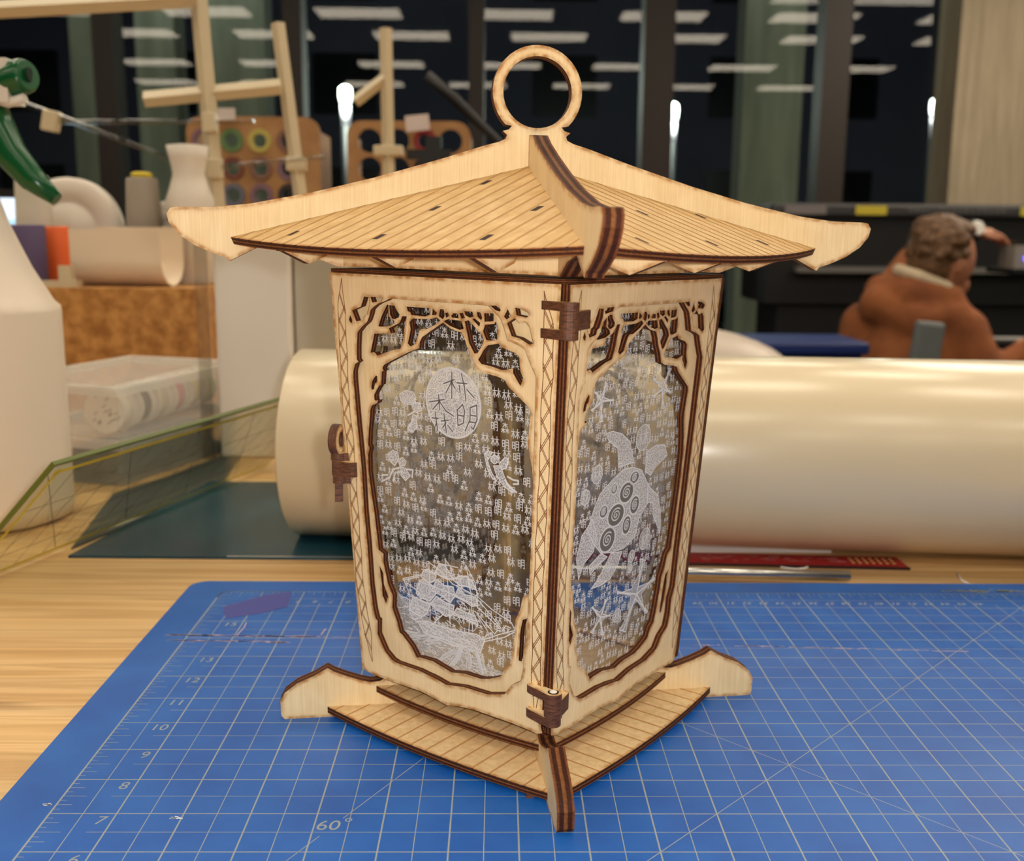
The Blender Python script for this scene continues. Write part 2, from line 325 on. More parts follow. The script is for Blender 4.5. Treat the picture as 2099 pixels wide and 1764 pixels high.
# ------------------------------------------------------------ cutting mat
matb=mat('mat_blue',srgb(10,88,176),.48); noise_col(matb,srgb(6,84,170),srgb(18,96,182),nscale=30); matb.node_tree.nodes['Principled BSDF'].inputs['Specular IOR Level'].default_value=.55
_N,_L,_b=nodes(matb); _tc=_N.new('ShaderNodeTexCoord'); _n=_N.new('ShaderNodeTexNoise'); _n.inputs['Scale'].default_value=900; _L.new(_tc.outputs['Object'],_n.inputs['Vector']); _bp=_N.new('ShaderNodeBump'); _bp.inputs['Strength'].default_value=.25; _bp.inputs['Distance'].default_value=.0002; _L.new(_n.outputs[0],_bp.inputs['Height']); _L.new(_bp.outputs[0],_b.inputs['Normal'])
inkm=mat('mat_print_grey',srgb(150,158,160),.5)
cm=empty('cutting_mat','blue self healing cutting mat with pale grid under the wooden lantern','cutting mat',(0,0,0))
MB().prism(rrect(-.9,-.9,23.9,17.78,.42),.1,me=0).build('mat_board',matb,cm)
g=MB(); zt=.0012
def hl(y,x0,x1,w): g.stroke([(x0,y),(x1,y)],w,zt)
def vl(x,y0,y1,w): g.stroke([(x,y0),(x,y1)],w,zt+.0004)
for k in range(0,35):
    y=k*.5
    if k%2==0: hl(y,0,23,.020)
    else: hl(y,.74,22.3,.013)
for k in range(0,47):
    x=k*.5
    if k%2==0: vl(x,0,16.55 if 0<k<46 else 17,.024 if k else .03)
    else: vl(x,0,16.2,.014)
hl(17,0,23,.03)
for k in range(0,17*8):
    y=k/8; L_={0:0,4:.36,2:.235,6:.235}.get(k%8,.105)
    if L_: hl(y,0,L_,.012)
for k in range(0,23*8):
    x=k/8; L_={0:.42,4:.36,2:.235,6:.235}.get(k%8,.105); vl(x,17-L_,17,.012 if k%8 else .024)
g.stroke([(0.4292,0),(4.12,6.393)],.014,zt); g.stroke([(4.40,6.88),(5.45,8.70),(7.4,12.08)],.014,zt)      # sixty degree line
g.stroke([(3,0),(20,17)],.014,zt); g.stroke([(20,0),(4,16)],.014,zt)
g.build('grid_lines',inkm,cm)
def text(s,x,y,size,parent,m,rz=0,shear=.25,name='printed_number',M=None,align='LEFT',extr=0):
    cu=bpy.data.curves.new('t','FONT'); cu.body=s; cu.size=size*S; cu.shear=shear; cu.align_x=align; cu.extrude=extr*S; cu.resolution_u=4
    to=bpy.data.objects.new('t',cu); C.objects.link(to); me=bpy.data.meshes.new_from_object(to.evaluated_get(bpy.context.evaluated_depsgraph_get())); bpy.data.objects.remove(to); bpy.data.curves.remove(cu)
    me.materials.clear(); me.materials.append(m); o=bpy.data.objects.new(name,me); C.objects.link(o); o.parent=parent
    if M: M=M.copy(); M.translation=M.translation*S; o.matrix_local=M
    else: o.location=Vector((x,y,zt+.001))*S; o.rotation_euler=(0,0,rz)
    return o
for k in range(1,17):
    if k==14: continue
    text(str(k),.9,k-.29,.31,cm,inkm,align='RIGHT',shear=.1)
for k in range(5,47): text(str(k),.394*k+.02,16.36,.24,cm,inkm,rz=math.pi,name='printed_centimetre_number',align='CENTER')
text('60',4.02,6.56,.36,cm,inkm,name='printed_angle',shear=.1); text('o',4.42,6.78,.22,cm,inkm,name='printed_degree_sign',shear=.1)
scr=mat('worn_pink_scratch',srgb(176,158,178),.7); q=MB(); rs=random.Random(3)
def scratch(x0,x1,y0,y1,n,w):
    for _ in range(n):
        x=rs.uniform(x0,x1); l=rs.uniform(.04,.3); y=y0+(y1-y0)*(x-x0)/(x1-x0)+rs.gauss(0,.016)
        q.stroke([(x,y),(x+l,y+rs.gauss(0,.01))],rs.uniform(.3,1)*w,zt+.0015)
scratch(-.5,2.6,14.16,14.1,110,.035); scratch(-.4,2.2,13.87,13.76,60,.035); scratch(2.6,5,14.08,14.02,30,.02); q.stroke([(1.05,14.15),(1.1,14.62),(1.08,14.9)],.03,zt+.0016); q.stroke([(2.86,14.2),(2.9,14.55)],.03,zt+.0016)
q.build('scratch_mark',scr,cm); q=MB(); scratch(10.7,16.5,13.7,13.35,60,.03); q.build('scratch_mark',scr,cm)
q=MB(); 
for x,y in ((-.16,7.25),(1.9,6.89)): 
    for _ in range(9): a=rs.uniform(-.07,.07); b_=rs.uniform(-.03,.03); q.stroke([(x+a,y+b_),(x+a+rs.uniform(.02,.06),y+b_+rs.uniform(-.02,.02))],.02,zt+.0016)
q.build('white_flecks',mat('white_scuff',srgb(235,240,245),.6),cm)
q=MB()
for _ in range(60): x=rs.uniform(17.6,20.5); q.stroke([(x,17.2+rs.gauss(0,.05)),(x+rs.uniform(.05,.25),17.2+rs.gauss(0,.05))],.04,zt+.0015)
q.build('yellow_residue',mat('yellow_residue',srgb(150,150,120),.7),cm)
tag(MB().prism([(.31,15.93),(.42,15.5),(.58,15.17),(1.28,15.5),(1.8,15.94),(1.75,16.4),(1.67,17.0),(1.06,16.71),(.7,16.3)],.006,z=.007,me=0).build('masking_tape',mat('purple_tape',srgb(70,74,150),.7)),'torn strip of purple tape stuck near the far left corner of the blue mat','tape')

# ------------------------------------------------------------ the lantern
TR = json.loads('''{"Abot": [[-2.067, -0.017], [-1.952, -0.06], [-1.549, -0.08], [-0.682, -0.063], [-0.369, -0.098], [-0.062, -0.149], [0.142, -0.095], [0.54, -0.048], [0.926, -0.044], [1.302, -0.039], [1.668, -0.051], [1.829, -0.063], [1.928, -0.023]], "Aopen": [[-1.047, 6.672], [-1.159, 6.624], [-1.292, 6.584], [-1.4, 6.531], [-1.49, 6.465], [-1.521, 6.377], [-1.574, 6.278], [-1.602, 6.248], [-1.714, 6.173], [-1.823, 6.069], [-1.854, 5.823], [-1.864, 5.616], [-1.825, 5.58], [-1.918, 5.528], [-1.913, 5.522], [-1.965, 5.399], [-1.968, 5.255], [-1.943, 4.858], [-1.923, 4.516], [-1.891, 4.116], [-1.861, 3.656], [-1.847, 2.941], [-1.805, 2.327], [-1.778, 1.633], [-1.727, 1.196], [-1.68, 1.019], [-1.633, 1.001], [-1.648, 0.735], [-1.483, 0.455], [-1.32, 0.338], [-1.21, 0.31], [-0.681, 0.312], [-0.224, 0.256], [-0.438, 0.288], [-0.07, 0.226], [0.313, 0.296], [0.818, 0.314], [1.179, 0.421], [1.311, 0.611], [1.513, 0.748], [1.57, 0.991], [1.57, 1.27], [1.656, 1.477], [1.681, 2.241], [1.684, 2.264], [1.752, 3.305], [1.78, 3.97], [1.806, 4.527], [1.835, 5.231], [1.852, 5.616], [1.855, 5.678], [1.749, 5.864], [1.649, 6.073], [1.521, 6.125], [1.334, 6.173], [1.265, 6.366], [1.202, 6.496], [1.085, 6.583], [0.98, 6.67]], "Aholes": [[[-1.631, 6.676], [-1.715, 6.505], [-1.923, 6.43], [-1.839, 6.252], [-1.654, 6.288], [-1.636, 6.361], [-1.581, 6.383], [-1.505, 6.549], [-1.498, 6.663]], [[-1.976, 6.35], [-2.009, 6.27], [-1.984, 6.228], [-1.941, 6.216], [-1.93, 6.275]], [[-1.487, 6.676], [-1.202, 6.681], [-1.238, 6.616], [-1.343, 6.603], [-1.45, 6.586]], [[1.014, 6.672], [1.166, 6.675], [1.207, 6.621], [1.197, 6.592], [1.112, 6.605]], [[1.341, 6.639], [1.404, 6.529], [1.319, 6.483], [1.268, 6.521]], [[1.477, 6.667], [1.617, 6.649], [1.749, 6.596], [1.692, 6.532], [1.501, 6.556]], [[1.469, 6.513], [1.325, 6.426], [1.407, 6.241], [1.548, 6.22], [1.739, 6.137], [1.808, 6.168], [1.741, 6.398], [1.678, 6.465], [1.551, 6.441]]], "Bopen": [[-0.037, 6.337], [-0.482, 6.076], [-0.535, 5.997], [-0.552, 5.892], [-0.796, 5.807], [-1.059, 5.689], [-1.342, 5.558], [-1.379, 5.523], [-1.392, 5.482], [-1.366, 5.454], [-1.41, 5.43], [-1.439, 5.203], [-1.482, 5.191], [-1.541, 5.114], [-1.611, 5.019], [-1.605, 4.932], [-1.573, 4.92], [-1.523, 4.937], [-1.548, 4.883], [-1.665, 4.834], [-1.713, 4.76], [-1.748, 4.538], [-1.779, 4.372], [-1.785, 4.292], [-1.806, 4.132], [-1.772, 4.072], [-1.817, 3.954], [-1.822, 3.636], [-1.787, 3.36], [-1.723, 2.933], [-1.654, 2.263], [-1.634, 2.257], [-1.542, 2.219], [-1.551, 2.061], [-1.459, 1.682], [-1.357, 1.49], [-1.378, 1.255], [-1.269, 1.007], [-1.222, 0.831], [-1.168, 0.816], [-1.132, 0.782], [-0.956, 0.64], [-0.836, 0.469], [-0.745, 0.494], [-0.459, 0.5], [-0.044, 0.412], [0.219, 0.47], [0.318, 0.473], [0.592, 0.477], [0.767, 0.527], [0.978, 0.62], [1.035, 0.66], [1.094, 0.812], [1.197, 0.889], [1.246, 1.076], [1.325, 1.535], [1.328, 1.706], [1.42, 1.883], [1.477, 2.11], [1.593, 2.205], [1.688, 3.262], [1.708, 3.931], [1.679, 4.246], [1.601, 4.609], [1.611, 4.706], [1.663, 5.082], [1.644, 5.159], [1.224, 5.466], [1.186, 5.533], [1.161, 5.551], [1.04, 5.582], [0.741, 5.619], [0.604, 5.671], [0.552, 5.819], [0.458, 5.964], [0.406, 6.101], [0.339, 6.204], [0.113, 6.254]], "Bholes": [[[-1.231, 6.554], [-1.199, 6.546], [-1.208, 6.366], [-1.094, 6.302], [-1.077, 6.251], [-1.203, 6.204], [-1.349, 6.185], [-1.449, 6.183], [-1.374, 6.346]], [[-1.186, 6.547], [-1.057, 6.544], [-1.034, 6.489], [-0.96, 6.409], [-0.975, 6.361], [-1.067, 6.327], [-1.132, 6.332], [-1.174, 6.396]], [[-0.801, 6.544], [-0.291, 6.545], [-0.288, 6.449], [-0.406, 6.41], [-0.705, 6.42], [-0.729, 6.465], [-0.779, 6.471]], [[-0.242, 6.543], [-0.159, 6.484], [-0.173, 6.447], [-0.258, 6.442]], [[-0.897, 6.385], [-0.802, 6.386], [-0.853, 6.237], [-0.902, 5.998], [-0.967, 5.85], [-1.145, 5.812], [-1.495, 5.691], [-1.566, 5.744], [-1.655, 5.727], [-1.549, 6.056], [-1.17, 6.087], [-1.212, 6.166], [-0.967, 6.272]], [[-0.749, 6.3], [-0.67, 6.361], [-0.47, 6.364], [-0.285, 6.376], [-0.162, 6.411], [-0.091, 6.365], [-0.178, 6.3], [-0.377, 6.213], [-0.501, 6.205], [-0.541, 6.155], [-0.637, 5.952], [-0.741, 5.906], [-0.802, 5.948], [-0.729, 6.18]], [[-0.091, 6.543], [-0.024, 6.547], [0.01, 6.494], [-0.005, 6.421], [-0.042, 6.391], [-0.119, 6.432]], [[0.013, 6.493], [0.078, 6.502], [0.091, 6.448], [0.032, 6.412]], [[-0.02, 6.36], [0.075, 6.398], [0.344, 6.388], [0.39, 6.267], [0.298, 6.245], [0.1, 6.297]], [[0.134, 6.451], [0.192, 6.498], [0.277, 6.492], [0.289, 6.423], [0.161, 6.426]], [[0.305, 6.504], [0.375, 6.514], [0.418, 6.436], [0.345, 6.421]], [[0.404, 6.542], [0.57, 6.541], [0.582, 6.468], [0.513, 6.447], [0.428, 6.48]], [[0.653, 6.541], [0.721, 6.54], [0.76, 6.457], [0.732, 6.424], [0.665, 6.473]], [[0.561, 6.429], [0.609, 6.443], [0.718, 6.38], [0.696, 6.32]], [[0.796, 6.533], [0.984, 6.539], [0.975, 6.423], [0.8, 6.401]], [[0.407, 6.382], [0.484, 6.408], [0.566, 6.344], [0.741, 6.2], [0.787, 6.118], [0.73, 6.017], [0.652, 5.909], [0.589, 5.898], [0.489, 6.053], [0.451, 6.212]], [[0.812, 6.36], [0.988, 6.382], [1.018, 6.421], [1.048, 6.37], [1.044, 6.153], [0.916, 6.123], [0.828, 6.127], [0.767, 6.256]], [[0.86, 6.049], [1.09, 6.093], [1.129, 6.038], [1.378, 5.974], [1.456, 5.917], [1.473, 5.708], [1.53, 5.598], [1.47, 5.481], [1.335, 5.664], [1.336, 5.733], [1.136, 5.688], [0.908, 5.731], [0.731, 5.748], [0.663, 5.807], [0.777, 5.967]], [[-1.648, 1.984], [-1.561, 1.859], [-1.562, 1.659], [-1.47, 1.45], [-1.525, 1.3], [-1.603, 1.433], [-1.61, 1.648], [-1.636, 1.858]], [[-1.549, 5.354], [-1.518, 5.337], [-1.534, 5.241], [-1.578, 5.213], [-1.606, 5.115], [-1.661, 5.098], [-1.67, 5.14], [-1.641, 5.254]], [[1.472, 1.734], [1.571, 1.789], [1.534, 1.665], [1.551, 1.562], [1.538, 1.465], [1.503, 1.239], [1.446, 1.021], [1.383, 1.019], [1.415, 1.434], [1.425, 1.545]]], "vineL": [[-2.143, 6.959], [-2.175, 6.484], [-2.176, 4.808], [-2.112, 4.136], [-2.031, 1.562], [-1.919, 0.857], [-1.803, 0.184]], "vineR": [[1.994, 6.945], [2.078, 6.541], [2.068, 5.677], [2.04, 5.559], [1.998, 4.398], [1.943, 3.634], [1.853, 2.126], [1.797, 0.353]], "Aright": [[2.303, 7.038], [2.222, 5.652], [1.865, -0.019]], "Aleft": [[-2.423, 7.044], [-2.38, 6.561], [-2.067, -0.017]]}''')
EN = json.loads('''{"ship_poly": [[[-0.892, 1.089], [-0.756, 0.908], [-0.507, 0.887], [-0.228, 0.846], [0.116, 0.88], [0.5, 0.871], [0.596, 1.117], [0.425, 1.183], [0.021, 1.135], [-0.219, 1.13], [-0.428, 1.119], [-0.675, 1.143]], [[-1.086, 1.243], [-0.982, 1.525], [-0.733, 1.469], [-0.591, 1.475], [-0.669, 1.286], [-0.78, 1.203], [-0.906, 1.2]], [[-0.907, 1.599], [-0.825, 1.843], [-0.716, 1.909], [-0.491, 1.806], [-0.443, 1.705], [-0.589, 1.531], [-0.802, 1.538]], [[-0.786, 1.936], [-0.71, 2.064], [-0.603, 2.101], [-0.431, 2.027], [-0.47, 1.922], [-0.612, 1.848]], [[-0.464, 2.075], [-0.354, 2.25], [-0.251, 2.258], [-0.135, 2.146], [-0.071, 2.038], [-0.19, 2.011], [-0.31, 2.026]], [[-0.546, 1.738], [-0.416, 1.961], [-0.263, 1.885], [-0.058, 1.904], [-0.029, 1.746], [-0.135, 1.61], [-0.305, 1.682]], [[-0.591, 1.475], [-0.445, 1.649], [-0.239, 1.586], [-0.051, 1.575], [-0.09, 1.399], [-0.247, 1.333], [-0.418, 1.404]], [[-0.071, 2.038], [0.084, 2.126], [0.234, 2.159], [0.349, 2.103], [0.444, 1.963], [0.279, 1.98], [0.079, 1.962]], [[-0.029, 1.746], [0.061, 1.93], [0.192, 1.824], [0.424, 1.837], [0.454, 1.695], [0.337, 1.654], [0.172, 1.71]], [[-0.09, 1.399], [0.016, 1.55], [0.2, 1.511], [0.4, 1.505], [0.462, 1.356], [0.28, 1.38], [0.046, 1.405]]], "ship_hole": [[[-0.796, 1.681], [-0.722, 1.768], [-0.651, 1.756], [-0.584, 1.673], [-0.657, 1.6], [-0.763, 1.618]], [[-0.489, 1.387], [-0.417, 1.432], [-0.315, 1.387], [-0.334, 1.312], [-0.457, 1.296]], [[-0.342, 1.603], [-0.254, 1.638], [-0.152, 1.606], [-0.154, 1.55], [-0.274, 1.55]], [[0.093, 1.856], [0.177, 1.889], [0.342, 1.859], [0.374, 1.798], [0.225, 1.791]], [[-0.024, 1.346], [0.063, 1.395], [0.33, 1.378], [0.444, 1.311], [0.36, 1.221], [0.125, 1.217]], [[-1.053, 1.165], [-0.961, 1.187], [-0.89, 1.147], [-0.964, 1.115]], [[0.011, 1.672], [0.105, 1.694], [0.22, 1.626], [0.252, 1.565], [0.135, 1.578]]], "ship_line": [[[-0.589, 2.242], [-0.582, 1.729], [-0.603, 1.161]], [[-0.221, 2.374], [-0.164, 1.769], [-0.149, 1.176]], [[0.231, 2.347], [0.326, 1.855], [0.342, 1.203]], [[-1.207, 1.801], [-0.749, 1.972]], [[-1.208, 1.772], [-0.822, 1.914]], [[-1.207, 1.787], [-0.905, 1.656], [-0.591, 1.475]], [[-1.189, 1.776], [-1.054, 1.536], [-1.076, 1.245]], [[-1.076, 1.245], [-0.815, 1.208]], [[-1.07, 1.189], [-0.983, 1.096], [-0.854, 1.142]], [[-0.615, 2.237], [-0.358, 2.14], [-0.073, 1.955], [0.457, 1.858]], [[-0.23, 2.358], [-0.114, 2.26], [-0.07, 2.065]], [[-0.362, 2.255], [0.054, 2.269]], [[0.239, 2.335], [0.414, 2.091], [0.457, 1.858], [0.461, 1.67]], [[0.457, 1.858], [0.762, 1.701], [1.157, 1.57]], [[0.464, 1.806], [0.696, 1.631], [0.949, 1.411]], [[0.453, 1.668], [0.662, 1.556], [0.901, 1.413]], [[0.402, 1.587], [0.579, 1.454], [0.787, 1.302]], [[0.466, 1.507], [0.673, 1.287]], [[0.572, 1.124], [0.915, 1.308], [1.233, 1.456]], [[0.587, 1.094], [1.01, 1.279], [1.217, 1.426]], [[1.157, 1.57], [1.225, 1.454]], [[0.588, 1.129], [0.64, 1.238], [0.738, 1.276], [0.785, 1.234]], [[0.802, 1.279], [0.868, 1.364], [0.948, 1.371]], [[0.964, 1.388], [1.045, 1.489], [1.14, 1.473]], [[-0.57, 1.098], [-0.28, 1.381]], [[-0.411, 1.601], [-0.217, 1.73]], [[-0.983, 1.51], [-0.662, 1.486], [-0.208, 1.482], [-0.004, 1.434], [0.431, 1.417]], [[-0.826, 1.829], [-0.474, 1.81], [-0.13, 1.777], [0.437, 1.691]], [[-0.763, 2.067], [-0.43, 2.055], [-0.088, 2.02]], [[-0.613, 0.902], [-0.227, 0.903], [0.15, 0.903], [0.352, 0.929]], [[0.28, 1.38], [0.258, 1.181]], [[-0.649, 1.348], [-0.635, 1.267]], [[-0.208, 1.482], [-0.14, 1.457]], [[-0.07, 2.065], [0.116, 2.079]]], "waves": [[[-0.058, 0.764], [-0.307, 0.583], [-0.38, 0.506]], [[0.081, 0.843], [0.006, 0.64], [-0.137, 0.459]], [[0.216, 0.851], [0.261, 0.653], [0.24, 0.493]], [[0.45, 0.844], [0.496, 0.69], [0.558, 0.499]], [[-1.09, 0.736], [-0.613, 0.888]], [[-0.689, 0.768], [-0.403, 0.857]], [[-1.197, 0.81], [-0.903, 0.842]]], "ch": [[[-1.133, 5.057], [-0.998, 5.141], [-0.831, 5.13], [-0.761, 5.055], [-0.822, 4.923], [-1.008, 4.902], [-1.118, 4.96]], [[-0.839, 4.949], [-0.691, 4.965], [-0.641, 4.846], [-0.772, 4.789], [-0.861, 4.862]], [[-0.847, 4.752], [-0.756, 4.735], [-0.782, 4.535], [-0.861, 4.441], [-0.913, 4.519]], [[-1.453, 4.002], [-1.333, 4.077], [-1.219, 4.05], [-1.205, 3.936], [-1.307, 3.805], [-1.42, 3.875]], [[-1.224, 3.933], [-1.107, 3.979], [-1.034, 3.918], [-1.076, 3.839], [-1.191, 3.822]], [[-1.172, 3.81], [-1.059, 3.799], [-0.95, 3.685], [-1.068, 3.58], [-1.161, 3.652]], [[0.656, 4.288], [0.741, 4.354], [0.823, 4.338], [0.789, 4.293], [0.72, 4.189], [0.8, 4.012], [0.898, 3.892], [0.815, 3.906], [0.718, 4.053]], [[0.789, 4.266], [0.873, 4.305], [0.954, 4.277], [0.953, 4.21], [0.853, 4.155], [0.787, 4.199]], [[0.953, 4.183], [1.069, 4.293], [1.143, 4.291], [1.1, 4.138], [1.0, 4.083]], [[0.836, 4.125], [0.985, 4.147], [1.048, 3.996], [1.112, 3.885], [1.257, 3.788], [1.192, 3.751], [1.029, 3.832], [0.899, 3.973]]], "chl": [[[-0.789, 4.815], [-0.96, 4.725]], [[-0.832, 4.67], [-0.97, 4.512], [-0.898, 4.45]], [[-1.173, 3.796], [-1.349, 3.74], [-1.435, 3.58], [-1.637, 3.475]], [[-1.138, 3.729], [-1.294, 3.69], [-1.36, 3.533]], [[-1.04, 3.787], [-0.889, 3.796], [-0.913, 3.662]], [[-1.611, 3.597], [-1.472, 3.619]], [[1.114, 3.993], [1.227, 3.957], [1.324, 3.959], [1.323, 3.906], [1.226, 3.89]], [[1.064, 3.931], [1.16, 3.826], [1.289, 3.767]]], "seal": [[[0.024, 5.542], [0.01, 5.111]], [[-0.157, 5.336], [0.072, 5.426]], [[0.019, 5.394], [-0.109, 5.193]], [[0.019, 5.381], [0.085, 5.28]], [[0.221, 5.534], [0.275, 5.34], [0.303, 5.103]], [[0.122, 5.378], [0.328, 5.385]], [[0.173, 5.343], [0.187, 5.224]], [[0.325, 5.292], [0.474, 5.175]], [[-0.27, 5.148], [-0.252, 4.891]], [[-0.472, 5.003], [-0.148, 5.08]], [[-0.247, 5.042], [-0.404, 4.887]], [[-0.247, 5.028], [-0.119, 4.893], [0.037, 4.829]], [[-0.351, 4.852], [-0.309, 4.54]], [[-0.427, 4.746], [-0.284, 4.75]], [[-0.322, 4.676], [-0.36, 4.616]], [[-0.165, 4.846], [-0.122, 4.536]], [[-0.231, 4.715], [-0.071, 4.748]], [[-0.125, 4.701], [-0.199, 4.609]], [[-0.091, 4.664], [0.011, 4.567]], [[0.118, 4.947], [0.128, 4.691]], [[0.118, 4.934], [0.233, 5.041], [0.273, 4.938], [0.242, 4.746]], [[0.142, 4.856], [0.245, 4.854]], [[0.128, 4.684], [0.242, 4.739]], [[0.386, 5.005], [0.381, 4.817], [0.273, 4.614]], [[0.386, 5.005], [0.522, 5.061], [0.525, 4.834], [0.445, 4.664], [0.395, 4.698]], [[0.391, 4.885], [0.501, 4.885]], [[0.363, 4.774], [0.481, 4.776]]], "turtle": [[[0.168, 3.923], [-0.144, 3.929], [-0.43, 3.82], [-0.804, 3.634], [-0.944, 3.425], [-1.102, 3.087], [-0.876, 2.807], [-0.626, 2.593], [-0.249, 2.521], [0.101, 2.52], [0.442, 2.64], [0.528, 2.95], [0.796, 3.178], [0.733, 3.539], [0.476, 3.818]], [[-0.292, 3.991], [-0.373, 4.331], [-0.666, 4.491], [-0.764, 4.621], [-0.582, 4.639], [-0.27, 4.553], [0.008, 4.379], [0.183, 4.004]], [[0.601, 3.781], [0.602, 4.124], [0.891, 4.19], [1.206, 4.159], [1.34, 3.948], [0.961, 3.801], [0.801, 3.669]], [[0.739, 3.506], [1.155, 3.238], [1.275, 2.922], [1.336, 2.681], [1.334, 2.511], [1.019, 2.915], [0.986, 3.141], [0.761, 3.2]], [[-0.964, 3.241], [-1.252, 3.029], [-1.361, 2.674], [-1.245, 2.293], [-1.132, 2.527], [-0.858, 2.679], [-0.814, 2.948]], [[-0.626, 2.593], [-0.962, 2.454], [-0.911, 2.286], [-0.734, 2.383], [-0.414, 2.48]], [[-0.306, 2.518], [-0.477, 2.336], [-0.646, 2.155], [-0.849, 2.034], [-0.543, 2.017], [-0.265, 2.058], [-0.06, 2.234], [0.05, 2.467]]], "stars": [[[0.902, 2.105], [0.708, 2.175], [0.735, 1.654], [1.337, 1.636], [1.237, 1.721], [0.852, 1.492], [1.061, 1.06], [1.174, 1.064], [0.665, 1.445], [0.21, 1.0], [0.43, 0.899], [0.488, 1.56], [0.012, 1.765], [0.02, 1.713], [0.499, 1.681]], [[-0.741, 1.698], [-0.779, 1.685], [-0.509, 1.532], [-0.299, 1.685], [-0.383, 1.724], [-0.41, 1.475], [-0.16, 1.361], [-0.165, 1.39], [-0.408, 1.414], [-0.415, 1.102], [-0.315, 1.077], [-0.495, 1.377], [-0.754, 1.252], [-0.663, 1.199], [-0.579, 1.486]], [[0.64, 5.385], [0.601, 5.364], [0.914, 5.265], [1.197, 5.495], [1.087, 5.524], [1.036, 5.21], [1.224, 5.074], [1.251, 5.092], [1.001, 5.161], [0.961, 4.834], [1.082, 4.82], [0.916, 5.149], [0.646, 5.082], [0.704, 5.051], [0.836, 5.214]], [[-1.161, 5.342], [-1.192, 5.332], [-1.023, 5.247], [-0.848, 5.437], [-0.925, 5.458], [-0.925, 5.228], [-0.633, 5.135], [-0.633, 5.167], [-0.929, 5.158], [-0.993, 4.851], [-0.888, 4.839], [-1.034, 5.148], [-1.265, 5.065], [-1.208, 5.036], [-1.078, 5.215]]], "spir": [[[0.257, 3.731], [0.407, 3.705], [0.239, 3.842]], [[0.035, 3.509], [0.257, 3.468], [0.006, 3.69]], [[0.339, 3.234], [0.491, 3.205], [0.312, 3.396]], [[-0.65, 3.307], [-0.526, 3.282], [-0.666, 3.415]], [[-0.376, 3.645], [-0.277, 3.627], [-0.391, 3.738]], [[-0.248, 3.172], [0.006, 3.121], [-0.278, 3.367]], [[0.126, 2.92], [0.265, 2.89], [0.1, 3.086]], [[-0.46, 2.791], [-0.225, 2.739], [-0.491, 3.003]]], "seals1": [[[-0.932, 3.98], [-0.785, 3.955], [-0.953, 4.128]], [[0.437, 4.394], [0.665, 4.362], [0.4, 4.613]], [[0.801, 2.527], [0.982, 2.487], [0.769, 2.718]], [[0.39, 2.305], [0.492, 2.281], [0.374, 2.408]], [[0.068, 1.31], [0.187, 1.276], [0.05, 1.423]], [[0.382, 2.075], [0.452, 2.058], [0.371, 2.145]], [[-1.232, 3.656], [-1.102, 3.631], [-1.249, 3.775]]]}''')
T=.118; R2=math.sqrt(.5); RB,RT,ZB,ZT=2.95,3.46,.84,7.87
LN=empty('wooden_lantern','laser cut birch plywood lantern with engraved clear panes standing on the blue mat','lantern',(7.15,10.8,0),math.radians(7))
LEAN=Matrix.Rotation(math.radians(.7),4,'Y')
fin_mats=[BIRCH,EDGE]
def part(mb,name,mats,M,lean=True,parent=None,label=None): return mb.build(name,mats,parent or LN,(LEAN@M) if lean else M,label)
VX=frame((0,0,0),(1,0,0),(0,0,1))            # x = along the left-right diagonal, y = up, z = towards the viewer (-y)
def shift(M,z): return M@Matrix.Translation((0,0,z))
TF=.26
# hanger plate with ring
half=[(.52,10.12),(.50,10.18),(.57,10.245),(.47,10.27),(.42,10.33)]
up=[(5.07,8.03),(5.12,8.09),(5.30,8.15),(5.6,8.28),(5.85,8.45),(6.0,8.64),(6.03,8.78),(5.97,8.87),(5.88,8.885),(5.3,8.895),(4.7,8.965),(3.7,9.17),(2.7,9.43),(1.6,9.76),(.87,10.0),(.62,10.07)]
low=[(4.64,8.25),(4.55,8.30),(3.9,8.2),(3.3,7.97)]
ringc=(0,10.88); a0=math.atan2(10.33-10.88,.42)
arc=[(.75*math.cos(a),10.88+.75*math.sin(a)) for a in [a0+(math.pi-2*a0)*i/36*1.0 for i in range(1,36)]]
right=low[::-1]+up+half; left=[(-x,z) for x,z in right[::-1]]
MBp=MB().prism(right+arc+left,TF,holes=[circ(0,10.88,.575,48)],z=TF/2); part(MBp,'hanger_plate',fin_mats,VX)
# near and far hip fins
for sgn,nm in ((1,'hip_fin'),(-1,'hip_fin')):
    M=frame((0,0,0),(0,-sgn,0),(0,0,1))
    pts=[(3.3,7.97),(3.9,8.2),(4.55,8.30),(4.64,8.25)]+up[:-1]+[(.5,10.16),(.14,10.19),(.14,8.4)]
    part(MB().prism(pts,TF,z=TF/2),nm,fin_mats,M)
